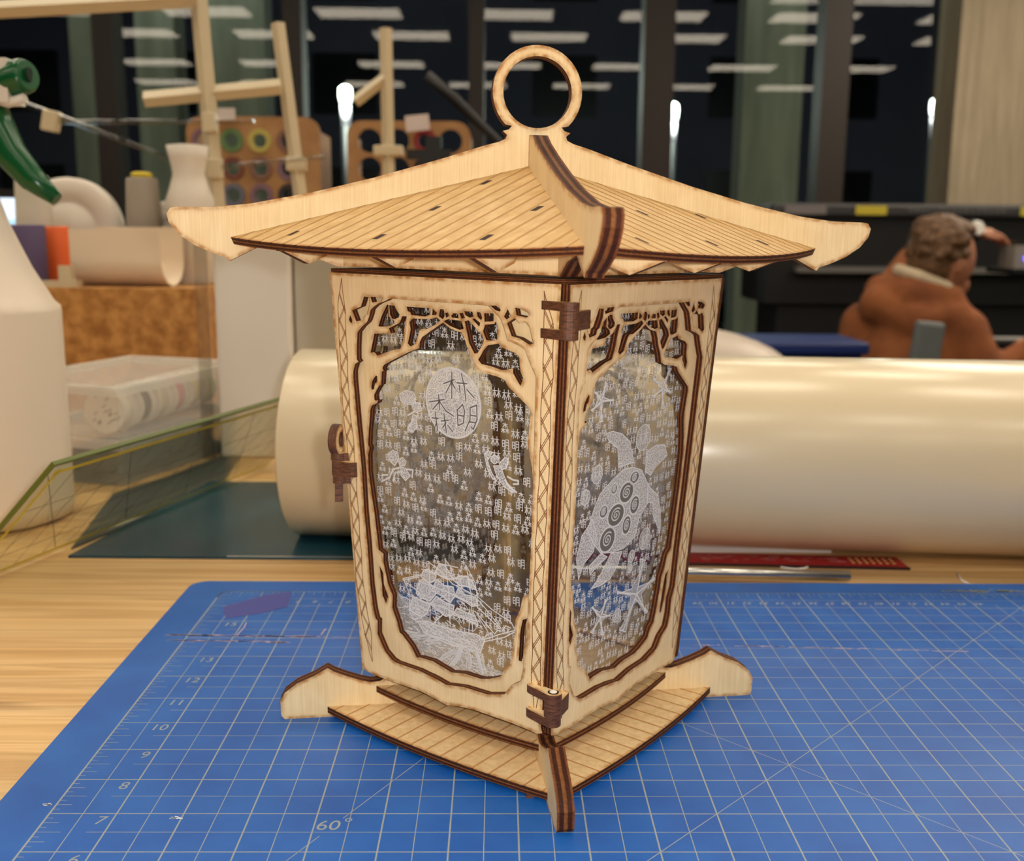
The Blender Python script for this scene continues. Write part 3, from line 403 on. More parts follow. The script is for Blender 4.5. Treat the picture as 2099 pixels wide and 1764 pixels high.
# roof panels, rafters, neck walls
cor=[(-1,0),(0,-1),(1,0),(0,1)]
A=Vector((0,0,9.75))
for i in range(4):
    a=Vector((*cor[i],0)); b=Vector((*cor[(i+1)%4],0))
    Lc=a*5.2+Vector((0,0,8.41)); Nc=b*5.2+Vector((0,0,8.41)); mid=(Lc+Nc)/2; ex=(Nc-Lc).normalized(); ey=(A-mid).normalized()
    M=frame(mid,ex,ey); hw=3.56
    eave=[(-hw+2*hw*k/36, .05-.36*(1-((-hw+2*hw*k/36)/hw)**2)) for k in range(37)]
    pan=MB().prism(eave+[(0,3.80)],T)
    f=lambda s: .05-.36*(1-(s/hw)**2)
    for k in range(-11,12):
        s=k*.322+.01
        if abs(s)>hw-.1: continue
        tt=3.8*(1-abs(s)/hw)-.02
        pan.stroke([(s,f(s)+.01),(s,tt)],.040,.004,2)
        e0=f(s); pan.box((s-.017,e0-.006,-.05),(s+.017,e0+.02,.002),3)
    for s,ts in ((-1.96,(.27,1.52)),(0,(.2,1.5,2.83)),(1.96,(.27,1.5))):
        for t_ in ts: n=pan.add([(s-.24+x,t_+y,.0025) for x,y in ((-.055,-.11),(.055,-.11),(.055,.11),(-.055,.11))]); pan.face([n,n+1,n+2,n+3],3)
    part(pan,'roof_panel',[BIRCHR,EDGE,GROOVE,SLOT],M)
    out=(a+b).normalized()
    for s in (-2.1,-.2,1.72):
        r0=abs(s)+.3; u=lambda r:9.75-.13-.364*r
        pts=[(r0,u(r0)),(max(2.4,r0),u(max(2.4,r0))-.18),(2.87,8.15),(3.24,8.03),(3.77,8.235),(3.82,u(3.82))]
        part(MB().prism(pts[::-1],T,z=T/2),'rafter',fin_mats,frame(ex*s,out,(0,0,1)))
    wm=out*3.34*R2; hwn=3.34*R2
    part(MB().prism([(-hwn,7.985),(hwn-.12,7.985),(hwn-.12,8.5),(-hwn,8.5)],T),'neck_wall',fin_mats,frame(wm,ex,(0,0,1)))
SHADEP=birch('top_deck_shade_ply',srgb(150,140,125),srgb(130,120,105),False)  # greyed ply: the shade in the gap under the neck is put into its colour
part(MB().prism([(3.42,0),(0,3.42),(-3.42,0),(0,-3.42)],.06,holes=[[(2.6,0),(0,2.6),(-2.6,0),(0,-2.6)]],z=0),'top_deck',[SHADEP,EDGE],Matrix.Translation((0,0,7.94)))

# engraving glyphs: every character is a few strokes in a unit box
MU=[((0,.7),(1,.7)),((.5,1),(.5,0)),((.5,.66),(.0,.14)),((.5,.66),(1.0,.14))]
def sub(g,x0,y0,w,h): return [tuple((x0+px*w,y0+py*h) for px,py in st) for st in g]
LIN=sub(MU,-.06,0,.5,1)+sub(MU,.52,0,.56,1); SEN=sub(MU,.18,.5,.66,.55)+sub(MU,-.05,-.05,.48,.52)+sub(MU,.55,-.05,.5,.52)
MING=[((.04,.88),(.04,.22)),((.04,.88),(.36,.88)),((.36,.88),(.36,.22)),((.04,.55),(.36,.55)),((.04,.22),(.36,.22)),((.54,.98),(.54,.35)),((.54,.35),(.44,.03)),((.54,.98),(.95,.98)),((.95,.98),(.95,.06)),((.95,.06),(.82,.1)),((.54,.7),(.95,.7)),((.54,.42),(.95,.42))]
def inside(p,poly):
    c=False; n=len(poly)
    for i in range(n):
        x1,y1=poly[i]; x2,y2=poly[(i+1)%n]
        if (y1>p[1])!=(y2>p[1]) and p[0]<(x2-x1)*(p[1]-y1)/(y2-y1)+x1: c=not c
    return c
def glyphs(mb,rs,skip,ymin=.9,ymax=6.55,dens=.74,sz=.132,z=0,w=.0125):
    y=ymin
    while y<ymax:
        x=-1.75+rs.uniform(0,.1)
        while x<1.7:
            if rs.random()<dens and not any(inside((x+.05,y+.06),p) for p in skip):
                yy=y+rs.uniform(-.05,.05); g_=rs.choice([LIN,LIN,SEN,MING,LIN,SEN,MING])
                for st in g_: mb.stroke([(x+px*sz,yy+py*sz*1.15) for px,py in st],w,z)
            x+=.178+rs.uniform(0,.035)
        y+=.198
def ell(c,n=28,k=1): 
    (cx,cy),(ax,ay),(bx,by)=c; r1=math.hypot(ax-cx,ay-cy)*k; r2=math.hypot(bx-cx,by-cy)*k; return circ(cx,cy,r1,n,r2)
def spiral(c,turns=2.2,n=44,k=.8):
    (cx,cy),(ax,ay),(bx,by)=c; r1=math.hypot(ax-cx,ay-cy)*k; r2=math.hypot(bx-cx,by-cy)*k
    return [(cx+r1*(1-i/n)*math.cos(.8+turns*2*math.pi*i/n),cy+r2*(1-i/n)*math.sin(.8+turns*2*math.pi*i/n)) for i in range(n)]
OB=TR['Bopen']
def engrave(i):
    solid,spk,light,chan=MB(),MB(),MB(),MB(); rs=random.Random(20+i); skip=[]
    if i==0:
        sealp=circ(.03,5.04,.565,48)
        spk.poly(circ(.03,5.04,.55,40),.002); solid.stroke(sealp+[sealp[0]],.035,.003)
        for _ in range(260):
            a=rs.random()*6.28; r_=.54*rs.random()**.5; x,y=.03+r_*math.cos(a),5.04+r_*math.sin(a); solid.stroke([(x,y),(x+rs.uniform(-.03,.03),y+rs.uniform(-.03,.03))],.014,.0032)
        for l in EN['seal']: solid.stroke(l,.05,.0036); chan.stroke(l,.024,.0045)
        for l in EN['ship_poly']: spk.poly(l,.002)
        for l in EN['ship_poly']: solid.stroke(l+[l[0]],.022,.003)
        for l in EN['ship_line']: solid.stroke(l,.018,.0035)
        for l in EN['ship_hole']: solid.stroke(l+[l[0]],.012,.0038)
        hull=EN['ship_poly'][0]
        for _ in range(900):
            x,y=rs.uniform(-1.4,1.5),rs.uniform(.25,1.5)
            lim=1.62-.36*(x+1.2) if x<.55 else .62
            if y<lim and inside((x,y),OB):
                solid.stroke([(x,y),(x+rs.uniform(.03,.12),y-rs.uniform(-.01,.05))],rs.uniform(.008,.018),.0025)
        for l in EN['waves']:
            for k in range(14): 
                dx,dy=rs.gauss(0,.03),rs.gauss(0,.02); solid.stroke([(p[0]+dx,p[1]+dy) for p in l],.012,.003)
        xs=[(-1.7,.0),(1.7,.0),(1.7,.62),(.55,.62),(-1.7,1.75)]; light.poly([p for p in [(-1.3,.2),(1.6,.2),(1.6,.66),(.6,.66),(-1.5,1.6)]],.0012)
        for l in EN['ch']: spk.poly(l,.002); solid.stroke(l+[l[0]],.014,.003)
        for l in EN['chl']: solid.stroke(l,.03,.003)
        skip=[sealp,xs]+EN['ship_poly']+EN['ch']
    elif i==1:
        for l in EN['turtle']: spk.poly(l,.002); solid.stroke(l+[l[0]],.016,.003)
        for c in EN['spir']:
            e_=ell(c); chan.poly(ell(c,28,.93),.0036); solid.stroke(e_+[e_[0]],.034,.0045); solid.stroke(spiral(c,2.3,46,.62),.026,.005)
        for _ in range(420):
            l=EN['turtle'][rs.randrange(0,7)]; x0=min(p[0] for p in l); x1=max(p[0] for p in l); y0=min(p[1] for p in l); y1=max(p[1] for p in l); x,y=rs.uniform(x0,x1),rs.uniform(y0,y1)
            if inside((x,y),l): solid.stroke([(x,y),(x+rs.uniform(-.03,.03),y+rs.uniform(-.04,.04))],.012,.0033)
        for l in EN['stars']: 
            spk.poly(l,.002) if False else light.poly(l,.002); solid.stroke(l+[l[0]],.018,.003)
            cx=sum(p[0] for p in l)/len(l); cy=sum(p[1] for p in l)/len(l)
            for k in range(0,len(l),3): solid.stroke([(cx,cy),((l[k][0]+l[k+1][0])/2,(l[k][1]+l[k+1][1])/2)],.03,.0034)
        for c in EN['seals1']:
            e_=ell(c); light.poly(e_,.002); solid.stroke(e_+[e_[0]],.016,.003); (cx,cy),(ax,ay),_b2=c; w_=math.hypot(ax-cx,ay-cy)
            for st in LIN: solid.stroke([(cx+(px-.5)*w_*1.2,cy+(py-.5)*w_*1.4) for px,py in st],.012,.0035)
        skip=EN['turtle']+EN['stars']
    else:
        # swirling plume figure on the far panes
        for k in range(26):
            a0_=rs.uniform(0,6.28); r_=rs.uniform(.35,1.15); cx,cy=rs.uniform(-.35,.35),rs.uniform(2.4,4.6)
            pts=[(cx+r_*math.cos(a0_+t*.16)*(1-t*.012),cy+1.15*r_*math.sin(a0_+t*.16)*(1-t*.02)) for t in range(14)]
            light.stroke(pts,rs.uniform(.05,.13),.002+k*.0001)
        for k in range(9): light.poly(circ(rs.uniform(-1,1),rs.uniform(2.2,5.6),rs.uniform(.14,.3),20),.006)
        for k in range(5): 
            cx,cy=rs.uniform(-.9,.9),rs.uniform(1.2,5.4); solid.stroke(circ(cx,cy,.16,20)+[(cx+.16,cy)],.02,.003)
    glyphs(solid,rs,skip,ymin=.32 if i else .7,dens=.86)
    for mb in (solid,spk,light,chan):      # keep the engraving on the pane only
        pass
    m=MB()
    for k,src in enumerate((solid,spk,light,chan)):
        n=m.add(src.v)
        for fc in src.f: m.face([n+j for j in fc],k)
    # drop strokes that would leave the pane
    keep=[]
    for fi,fc in enumerate(m.f):
        cx=sum(m.v[j][0] for j in fc)/len(fc); cy=sum(m.v[j][1] for j in fc)/len(fc)
        if abs(cx)<1.62+.05*cy and .15<cy<6.6: keep.append(fi)
    m.f=[m.f[q] for q in keep]; m.m=[m.m[q] for q in keep]; m.sm=[m.sm[q] for q in keep]; return m

def lerp(pts,y):
    pts=sorted(pts,key=lambda p:p[1])
    if y<=pts[0][1]: return pts[0][0]
    for p,q_ in zip(pts,pts[1:]):
        if y<=q_[1]: return p[0]+(q_[0]-p[0])*(y-p[1])/(q_[1]-p[1])
    return pts[-1][0]
VL=TR['vineL']; VR=TR['vineR']
def vine(mb,cl,y0,y1,w=.085):
    n=60; ys=[y0+(y1-y0)*k/n for k in range(n+1)]
    def ww(y): return w*min(1,(y1-y)/.5,(y-y0)/.5)
    for sg in (-1,1): mb.stroke([(lerp(cl,y)+sg*(ww(y)+.008*math.sin(y*9+sg)),y) for y in ys],.014,.0015,2)
    y=y1-.25; k=0
    while y-.3>y0+.15:
        for d in (0,.045):
            c0,c1=lerp(cl,y),lerp(cl,y-.3); mb.stroke([(c0-ww(y),y-d),(c1+ww(y-.3),y-.3-d)],.012,.0016,2)
            yb=y-.2
            if yb-.3>y0+.1: c0,c1=lerp(cl,yb),lerp(cl,yb-.28); mb.stroke([(c0+ww(yb),yb-d),(c1-ww(yb-.28),yb-.28-d)],.012,.0017,2)
        y-=.40
AL=sorted(TR['Aleft'],key=lambda p:-p[1]); AR=TR['Aright']
topT=7.04
outA=[(-2.425,topT)]+[(-2.385,6.4),(-2.075,.06)]+TR['Abot']+[(1.90,.06),(1.93,.4),(2.26,6.4),(2.30,topT)]
# inner screen outline
outB=[(-2.41,topT-.02),(-2.07,.12),(-1.6,.02),(0,0.0),(1.7,.02),(1.83,.12),(2.19,topT-.02)]
paneo=[(-1.72,.12),(1.68,.12),(2.02,6.75),(-2.12,6.75)]
for i in range(4):
    a=Vector((*cor[i],0)); b=Vector((*cor[(i+1)%4],0)); out=(a+b)*.5; ex=(b-a).normalized()
    mb_=out*RB+Vector((0,0,ZB)); mt_=out*RT+Vector((0,0,ZT)); M=frame(mb_,ex,(mt_-mb_).normalized())
    lab=['side panel with the ship and seal engraving','side panel with the turtle and starfish engraving'][i] if i<2 else None
    fr=MB().prism(outA,T,holes=[TR['Aopen']]+TR['Aholes'])
    vine(fr,VL,.18,6.96); vine(fr,VR,.25,6.93)
    P=part(fr,'side_panel',[BIRCH,EDGE,VINE],M,label=lab)
    scr_=MB().prism(outB,T,holes=[OB]+TR['Bholes'],z=-T-.001); scr_.build('tree_screen',[BIRCH,EDGE],P)
    MB().prism(paneo,.06,z=-2*T-.004,me=0).build('acrylic_pane',ACR,P)
    engrave(i).build('pane_engraving',[FROST,FROSTS,FROSTL,FROSTD],P,Matrix.Translation((0,0,-2*T-.003+.0005)))

# hinges at the near corner, latch at the left corner
def rad(z): return RB+(z-ZB)*(RT-RB)/(ZT-ZB)
def tabplate(mb,ci,side,length,z0,z1,kr=.135,koff=.13):
    """horizontal tab lying on one panel and ending in a knuckle outside corner ci; side -1 = left-hand panel"""
    c=Vector((*cor[ci],0)); r=rad((z0+z1)/2); cp=c*r; k=c*(r+koff-.04)
    prev=Vector((*cor[(ci-1)%4],0)); nxt=Vector((*cor[(ci+1)%4],0))
    if side<0: d=(prev-c).normalized(); n=(prev+c).normalized()
    else: d=(nxt-c).normalized(); n=(nxt+c).normalized()
    e0=cp+d*length; th=.105
    ptsw=[e0-n*.03,e0+n*(th-.03),e0+n*th-d*.05]
    an=math.atan2(n.y,n.x); ad=math.atan2(-d.y,-d.x); da=(ad-an+math.pi)%(2*math.pi)-math.pi; sg=1 if da>0 else -1
    for q_ in range(0,11): t_=an+sg*math.radians(18*q_+0); ptsw.append(k+Vector((math.cos(t_),math.sin(t_),0))*kr)
    ptsw.append(cp-n*.12)
    P2=[(p.x,p.y) for p in ptsw]
    ar=sum(P2[i][0]*P2[(i+1)%len(P2)][1]-P2[(i+1)%len(P2)][0]*P2[i][1] for i in range(len(P2)))
    if ar<0: P2=P2[::-1]
    mb.prism(P2,z1-z0,z=z1); return k
IDM=Matrix.Identity(4)
whitem=mat('white_peg_end',srgb(245,240,230),.4)
EDGEP=mat('scorched_wood_edge',srgb(92,54,32),.6); noise_col(EDGEP,srgb(66,36,22),srgb(112,68,42),(1,1,6),300)
hinge_mats=[BIRCH,EDGEP]
def hinge(name,ci,zs,l0,l1,pin):
    (a0z,a1z),(b0z,b1z),(c0z,c1z)=zs
    mb=MB(); k=tabplate(mb,ci,-1,l0,a0z,a1z); hp=part(mb,name,hinge_mats,IDM)
    mb=MB(); tabplate(mb,ci,1,l1,b0z,b1z); mb.build('hinge_leaf',hinge_mats,hp)
    mb=MB(); tabplate(mb,ci,-1,l0,c0z,c1z); mb.build('hinge_leaf',hinge_mats,hp)
    if pin=='peg':
        MB().lathe([(.088,a1z+.001),(.088,a1z+.004)],(k.x,k.y,0),24).build('peg_hole',SLOT,hp)
        MB().lathe([(.058,a1z+.004),(.058,a1z+.014),(.05,a1z+.018)],(k.x,k.y,0),20).build('peg',whitem,hp)
    if pin=='ring':
        MB().box((k.x-.07,k.y-.07,c0z-.33),(k.x+.07,k.y+.07,c0z+.01)).build('pin_shaft',EDGEP,hp)
        cz=a1z+.235; M=frame((k.x-.02,k.y,cz),(.30,-.95,0),(0,0,1)) if False else frame((k.x-.02,k.y,cz),(.34,.94,0),(0,0,1))
        MB().prism(circ(0,0,.262,36),.15,holes=[circ(0,0,.135,28)],z=.075).build('pin_ring',hinge_mats,hp,M)
    return hp
hinge('corner_hinge',1,((7.51,7.63),(7.24,7.505),(7.10,7.235)),.42,.46,None)
hinge('corner_hinge',1,((1.49,1.615),(1.215,1.485),(1.07,1.21)),.43,.36,'peg')
hinge('corner_latch',0,((4.655,4.785),(4.395,4.65),(4.25,4.39)),.42,.3,'ring')

# base: crossed foot plates, two tiers of decking, floor
fp=[(0,0),(4.32,0),(4.375,.07),(4.385,.345),(4.30,.50),(4.08,.665),(3.78,.79),(3.64,.87),(3.54,.93),(3.42,.85),(3.2,.755),(2.95,.665),(2.78,.62),(2.62,.635),(2.5,.70),(2.45,.78),(0,.78)]
foot=fp[1:-1]+[(-x,z) for x,z in fp[1:-1][::-1]]
part(MB().prism(foot,TF,z=TF/2),'foot_plate',fin_mats,VX,False)
for sg in (1,-1): part(MB().prism([(.135,0)]+fp[1:-1]+[(.135,.78)],TF,z=TF/2),'foot_fin',fin_mats,frame((0,0,0),(0,-sg,0),(0,0,1)),False)
def tier(name,rc,z,bow,step,inner):
    for i in range(4):
        a=Vector((*cor[i],0)); b=Vector((*cor[(i+1)%4],0)); out=(a+b).normalized(); ex=(b-a).normalized(); M=frame(Vector((0,0,z)),ex,-out)
        hw=rc*R2; f=lambda s: -(rc*R2)-bow*(1-(s/hw)**2)
        pts=[(-hw+2*hw*k/24,f(-hw+2*hw*k/24)) for k in range(25)]
        m_=MB().prism(pts+[(inner,-inner),(-inner,-inner)],T)
        k=-int(hw/step)
        while k*step<hw:
            s=k*step+.06
            if abs(s)<hw-.04: m_.stroke([(s,f(s)+.005),(s,-max(abs(s),inner))],.034,.004,2); m_.box((s-.02,f(s)-.006,-.045),(s+.02,f(s)+.03,.003),3)
            k+=1
        part(m_,name,[BIRCHB,EDGE,GROOVEB,SLOT],M,False)
tier('base_deck',3.66,.2,.17,.325,.15); tier('base_step',2.78,.55,.14,.325,.15)
for sg in (-1,1):
    for c_ in ((sg*0.0-.42,-3.15),(.35,-3.2)):
        pass
part(MB().prism([(2.72,0),(0,2.72),(-2.72,0),(0,-2.72)][::-1],.1),'lantern_floor',[BIRCHB,EDGE],Matrix.Translation((0,0,.80)),False)
for (x,y) in ((-.36,-3.28),(.42,-3.1),(-3.0,-.35),(3.0,-.35)): part(MB().box((x-.06,y-.06,0),(x+.06,y+.06,.082)),'riser_block',[EDGEP],IDM,False)

# ------------------------------------------------------------ things behind on the table; background positions throughout baked from image pixels
champ=mat('champagne_film',srgb(230,212,176),.36,.0); champ.node_tree.nodes['Principled BSDF'].inputs['Coat Weight'].default_value=.8; champ.node_tree.nodes['Principled BSDF'].inputs['Coat Roughness'].default_value=.22
th=math.radians(-5.1); dxy=Vector((math.cos(th),math.sin(th),0))
ro=empty('film_roll','large glossy champagne roll lying across the table behind the lantern','roll',(9,21.92,2.593),0)
def cyl(mb,p0,p1,r,n=96,m=0): return mb.tube([p0,p1],r,n,m)
p0=dxy*-8.05; p1=dxy*28
rr=MB(); q0=[p0,p0+dxy*.03,p1]; rr.tube([p0+dxy*.0,p0+dxy*.05,p1],[2.64,2.693,2.693],128).build('rolled_film',champ,ro)
cyl(MB(),p0-dxy*.06,p0+dxy*.2,1.5,48).build('cardboard_core',mat('cardboard',srgb(150,115,80),.8),ro)
# teal sheet mat
teal=mat('teal_mat',srgb(10,62,84),.22); noise_col(teal,srgb(8,52,72),srgb(24,80,100),nscale=6)
tag(MB().prism([(-4.89,19.96),(8.6,19.75),(8.8,28.6),(-3.43,28.69)],.07,z=-.03,me=0).build('teal_mat',teal),'dark teal glossy mat lying on the table under the left end of the roll','mat')
tag(MB().stroke([(-.6,19.93),(2.9,19.9)],.07,-.026).build('edge_highlight',mat('highlight_shine',(.9,.92,.95),.05,.6)),'painted highlight strip along the front edge of the teal mat','tape')  # the glint on the mat's front edge, laid on as a bright strip
# leaning acrylic ruler sheet
rulm=bpy.data.materials.new('ruler_acrylic'); rulm.use_nodes=True; N=rulm.node_tree.nodes; L=rulm.node_tree.links; N.clear()
o_=N.new('ShaderNodeOutputMaterial'); mx_=N.new('ShaderNodeMixShader'); t_=N.new('ShaderNodeBsdfTransparent'); t_.inputs[0].default_value=(.86,.87,.80,1); g_=N.new('ShaderNodeBsdfGlossy'); g_.inputs[1].default_value=.04; mx_.inputs[0].default_value=.1
L.new(t_.outputs[0],mx_.inputs[1]); L.new(g_.outputs[0],mx_.inputs[2]); L.new(mx_.outputs[0],o_.inputs[0])
Gd=Vector((3.10,9.76,0)).normalized(); Gp=Vector((-6.6,16.9,-.04)); upv=(Vector((3.24,-1.03,3.4))).normalized()
ru=empty('acrylic_ruler','clear acrylic quilting ruler with yellow lines leaning beside the teal mat','ruler',(0,0,0))
M=frame(Gp,Gd,upv); LW=4.81; LL_=15
MB().prism(rrect(0,0,LL_,LW,.1),.1,z=.05,me=0).build('clear_sheet',rulm,ru,M)
yl=mat('ruler_yellow',srgb(206,190,40),.5); gl_=mat('ruler_green_edge',srgb(92,104,30),.35); bk=mat('ruler_black_line',srgb(60,58,52),.6)
y_=MB()
for t__ in (.22,LW-.28): y_.stroke([(.2,t__),(LL_-.2,t__)],.13,.056)
y_.stroke([(.3,.2),(.3,LW-.2)],.13,.056); y_.build('yellow_lines',yl,ru,M)
k_=MB()
for q_ in range(1,LL_): k_.stroke([(q_,.3),(q_,LW-.3)],.022,.055)
for q_ in (1,2,3): k_.stroke([(.3,q_+.05),(LL_-.2,q_+.05)],.022,.055)
for q_ in range(0,LL_,3): k_.stroke([(q_,.3),(q_+3.5,LW-.3)],.018,.0555); k_.stroke([(q_+3.5,.3),(q_,LW-.3)],.018,.0555)
k_.build('measuring_lines',bk,ru,M)
e_=MB(); e_.box((0,LW,-.05),(LL_,LW+.09,.05)); e_.box((-.08,0,-.05),(0,LW+.09,.05)); e_.build('green_edge',gl_,ru,M)

tag(MB().prism([(-5.1,20.7),(-2.9,27.9),(-3.6,35.2),(-5.2,29.5),(-6.2,27.0)],.05,z=-.05,me=0).build('reflection_sheet',mat('dark_reflection_grey',srgb(66,70,66),.5)),'added dark grey sheet standing in for the dark reflection in the leaning ruler','sheet')  # made-up sheet, its dark grey stands for a reflection in the ruler
# white spray bottle with green trigger
sb=empty('spray_bottle','white plastic spray bottle with green trigger head at the left edge','bottle',(-8.72,24,-.1))
bot=mat('bottle_translucent_white',srgb(232,216,196),.4); bot.node_tree.nodes['Principled BSDF'].inputs['Subsurface Weight'].default_value=.15; bot.node_tree.nodes['Principled BSDF'].inputs['Subsurface Radius'].default_value=(.01,.01,.01)
MB().lathe([(1.9,0),(2.25,.15),(2.28,.5),(2.28,6.3),(2.26,6.45),(2.1,6.6),(1.55,7.6),(1.05,8.8),(.72,9.9),(.6,10.5),(.58,11.6)],n=64).build('bottle_body',bot,sb)
grn=mat('green_trigger_plastic',srgb(14,84,42),.22)
MB().lathe([(.75,11.0),(.78,11.1),(.78,12.2),(.7,12.3)],n=28).build('collar',WHITEP,sb)
MB().box((-1.2,-.55,12.2),(1.6,.55,13.4)).build('trigger_head',WHITEP,sb)
nz=MB(); Mz=Matrix.Rotation(math.radians(90),4,'Y')@Matrix.Identity(4)
nz.tube([(1.0,0,12.75),(1.1,0,12.75),(1.5,-.1,12.85),(2.0,-.3,12.95),(2.12,-.35,12.97)],[.42,.52,.5,.48,.4],24); nz.build('nozzle',grn,sb)
MB().lathe([(.2,0),(.2,.05)],(2.13,-.36,12.97),16,0,Matrix.Rotation(math.radians(90),3,'Y').to_4x4()).build('nozzle_hole',mat('dark_green',srgb(6,34,18),.9),sb)
tr=MB(); tp=[(.75,0,12.2),(.95,-.05,11.5),(1.35,-.1,10.8),(1.95,-.15,10.1),(2.62,-.2,9.55)]
tr.tube(tp,[.5,.55,.46,.38,.2],20).build('trigger_lever',grn,sb)
MB().tube([(1.1,-.3,12.3),(1.5,-.35,12.2),(2.0,-.35,12.35)],.14,12).build('white_shroud',WHITEP,sb)

# clear spool trays
cp=frosted('storage_plastic',(.9,.87,.8,1),.2); fog=frosted('storage_rim',(.9,.88,.82,1),.45)
A0=Vector((-6.28,28.15,0)); ux=Vector((-8.49+6.28,29.1-28.15,0)).normalized(); uy=Vector((-4.62+6.28,36.3-28.15,0)).normalized()  # tray corners scaled away about the camera to clear the bottle, then baked
WX,WYY=5.6,8.3
def tray(z0,z1,lab):
    t=empty('clear_tray',lab,'storage box',(0,0,0)); M=frame((A0.x,A0.y,z0),uy,-ux)
    M=frame((A0.x,A0.y,z0),uy,Vector((ux.x,ux.y,0))); 
    h=z1-z0
    w=MB(); w.box((0,0,0),(WYY,.06,h)); w.box((0,WX-.06,0),(WYY,WX,h)); w.box((0,.06,0),(.06,WX-.06,h)); w.box((WYY-.06,.06,0),(WYY,WX-.06,h)); w.box((0.06,.06,0),(WYY-.06,WX-.06,.06)); w.build('tray_walls',cp,t,M)
    l=MB(); l.box((-.05,-.05,h-.28),(WYY+.05,0,h)); l.box((-.05,0,h-.28),(0,WX,h)); l.box((WYY,0,h-.28),(WYY+.05,WX,h)); l.box((0,WX,h-.28),(WYY,WX+.05,h)); l.box((0,0,h),(WYY,.2,h+.06)); l.box((0,.2,h),(.2,WX,h+.06)); l.box((WYY-.2,.2,h),(WYY,WX,h+.06)); l.box((.2,WX-.2,h),(WYY-.2,WX,h+.06)); l.build('lid_rim',fog,t,M)
    MB().box((.2,.2,h),(WYY-.2,WX-.2,h+.04)).build('lid',cp,t,M)
    return t,M
tray(-.1,1.45,'lower clear plastic tray of the stacked pair beside the ruler'); t2,Mt=tray(1.55,3.33,'upper clear plastic tray holding thread spools beside the white tower')
scol=[((226,216,200),'white thread spool with black print at the near end of the clear tray'),((96,84,76),'dark brown thread spool second from the near end of the clear tray'),((200,190,170),'cream thread spool third from the near end of the clear tray'),((214,140,158),'pink thread spool in the middle of the clear tray'),((230,214,160),'pale yellow thread spool beyond the pink one in the clear tray'),((190,206,140),'pale green thread spool at the far end of the clear tray')]
for k,(c,lab) in enumerate(scol):
    pos=Mt@Vector((.85+k*1.25,.95,.85)); t=empty('thread_spool',lab,'spool',pos,0,None)
    ax=Vector((uy.x,uy.y,0)); fr_=frame((0,0,0),(0,0,1),ax.cross(Vector((0,0,1))),ax)
    s_=MB().lathe([(.7,-.32),(.7,.32)],n=28); s_.build('thread',tab('thread_%d'%k,c),t,fr_)
    MB().lathe([(.78,-.42),(.78,-.33),(.3,-.33)],n=28).build('flange',WHITEP,t,fr_); MB().lathe([(.3,.33),(.78,.33),(.78,.42)],n=28).build('flange',WHITEP,t,fr_)
    if k==0:
        pm=MB(); rs=random.Random(8)
        for _ in range(18): a=rs.uniform(-.5,.5); b2=rs.uniform(-.5,.5); pm.stroke([(a,b2),(a+.1,b2+.12)],.035,-.425)
        pm.build('printed_marks',mat('black_print',srgb(60,60,58),.6),t,fr_)
for k,(c,lab) in enumerate([((40,62,66),'dark teal bundle inside the lower clear tray, near end'),((52,56,58),'dark grey bundle inside the lower clear tray, far end')]):
    pos=Mt@Vector((2+k*3.6,1.4,-1.0)); b=MB().box((-1.4,-1.1,-.5),(1.4,1.1,.5)).build('fabric_bundle',tab('bundle_%d'%k,c),None,frame(pos,uy,Vector((ux.x,ux.y,0)))); bevel(b,.2,3); tag(b,lab,'fabric')

# particle board box
pb=mat('particle_board',srgb(176,122,58),.6); noise_col(pb,srgb(150,98,40),srgb(196,142,76),nscale=70,detail=5,lo=.35,hi=.65)
tag(bevel(MB().box((-19,40,-.1),(-6.84,46,6.09)).build('particle_board_box',pb),.04),'brown particle board box behind the clear trays with things on top','box')  # box and the things on it scaled back about the camera, numbers baked
def lat(name,prof,x,y,m,lab,cat,n=32,parent=None,z=6.09,group=None):
    o=MB().lathe(prof,n=n).build(name,m,parent); 
    if not parent: o.location=Vector((x,y,z))*S; tag(o,lab,cat,group)
    return o
lat('thread_spool',[(.70,0),(.74,.06),(.74,2.66),(.68,2.74)],-14.5,41.0,tab('purple_thread',(84,68,104)),'dark purple thread spool standing on the particle board box','spool')
lat('thread_spool',[(.50,0),(.52,.05),(.52,2.62),(.48,2.68)],-13.75,42.4,tab('orange_thread',(226,98,36)),'bright orange thread spool standing next to the purple one','spool')
tag(MB().box((0,0,0),(1.7,.7,.28)).box((.9,.05,.28),(1.45,.5,.95)).box((1.5,-.05,0),(1.68,.05,.4)).build('plastic_bracket',PVC,None,frame((-13.9,40.3,6.09),(1,0,0),(0,1,0))),'small cream plastic bracket in front of the orange spool','bracket')
# curled white sheet
pw=mat('white_card',srgb(232,214,188),.6); U=MB(); n=24; t_=.05
prof=[(-1.15,2.6)]+[(-1.15*math.cos(math.pi*k/n),1.2-1.15*math.sin(math.pi*k/n)) for k in range(n+1)]+[(1.15,2.72)]
inn=[((abs(x)-t_)*(1 if x>0 else -1) if abs(x)>t_ else 0, z+ (t_ if z<1.2 else 0)) for x,z in prof]
U.prism([(p[0],p[1]) for p in prof]+[(p[0],p[1]) for p in inn[::-1]],4.4,me=0)
tag(U.build('curled_card',pw,None,frame((-8.35,41.9,6.05),(.16,.985,0),(0,0,1))),'white card curled into a trough on the particle board box','card')
tag(MB().lathe([(2.3,-.4),(2.5,-.3),(2.5,.3),(2.3,.42),(1.5,.44),(1.42,.34),(1.3,.34),(1.25,.46),(.2,.5)],n=64,M=Matrix.Rotation(math.radians(90),4,'X')).build('white_disc',WHITEP,None,Matrix.Translation((-14.1,45,8.6))),'large round white plastic disc with a ring groove standing behind the spools','disc')
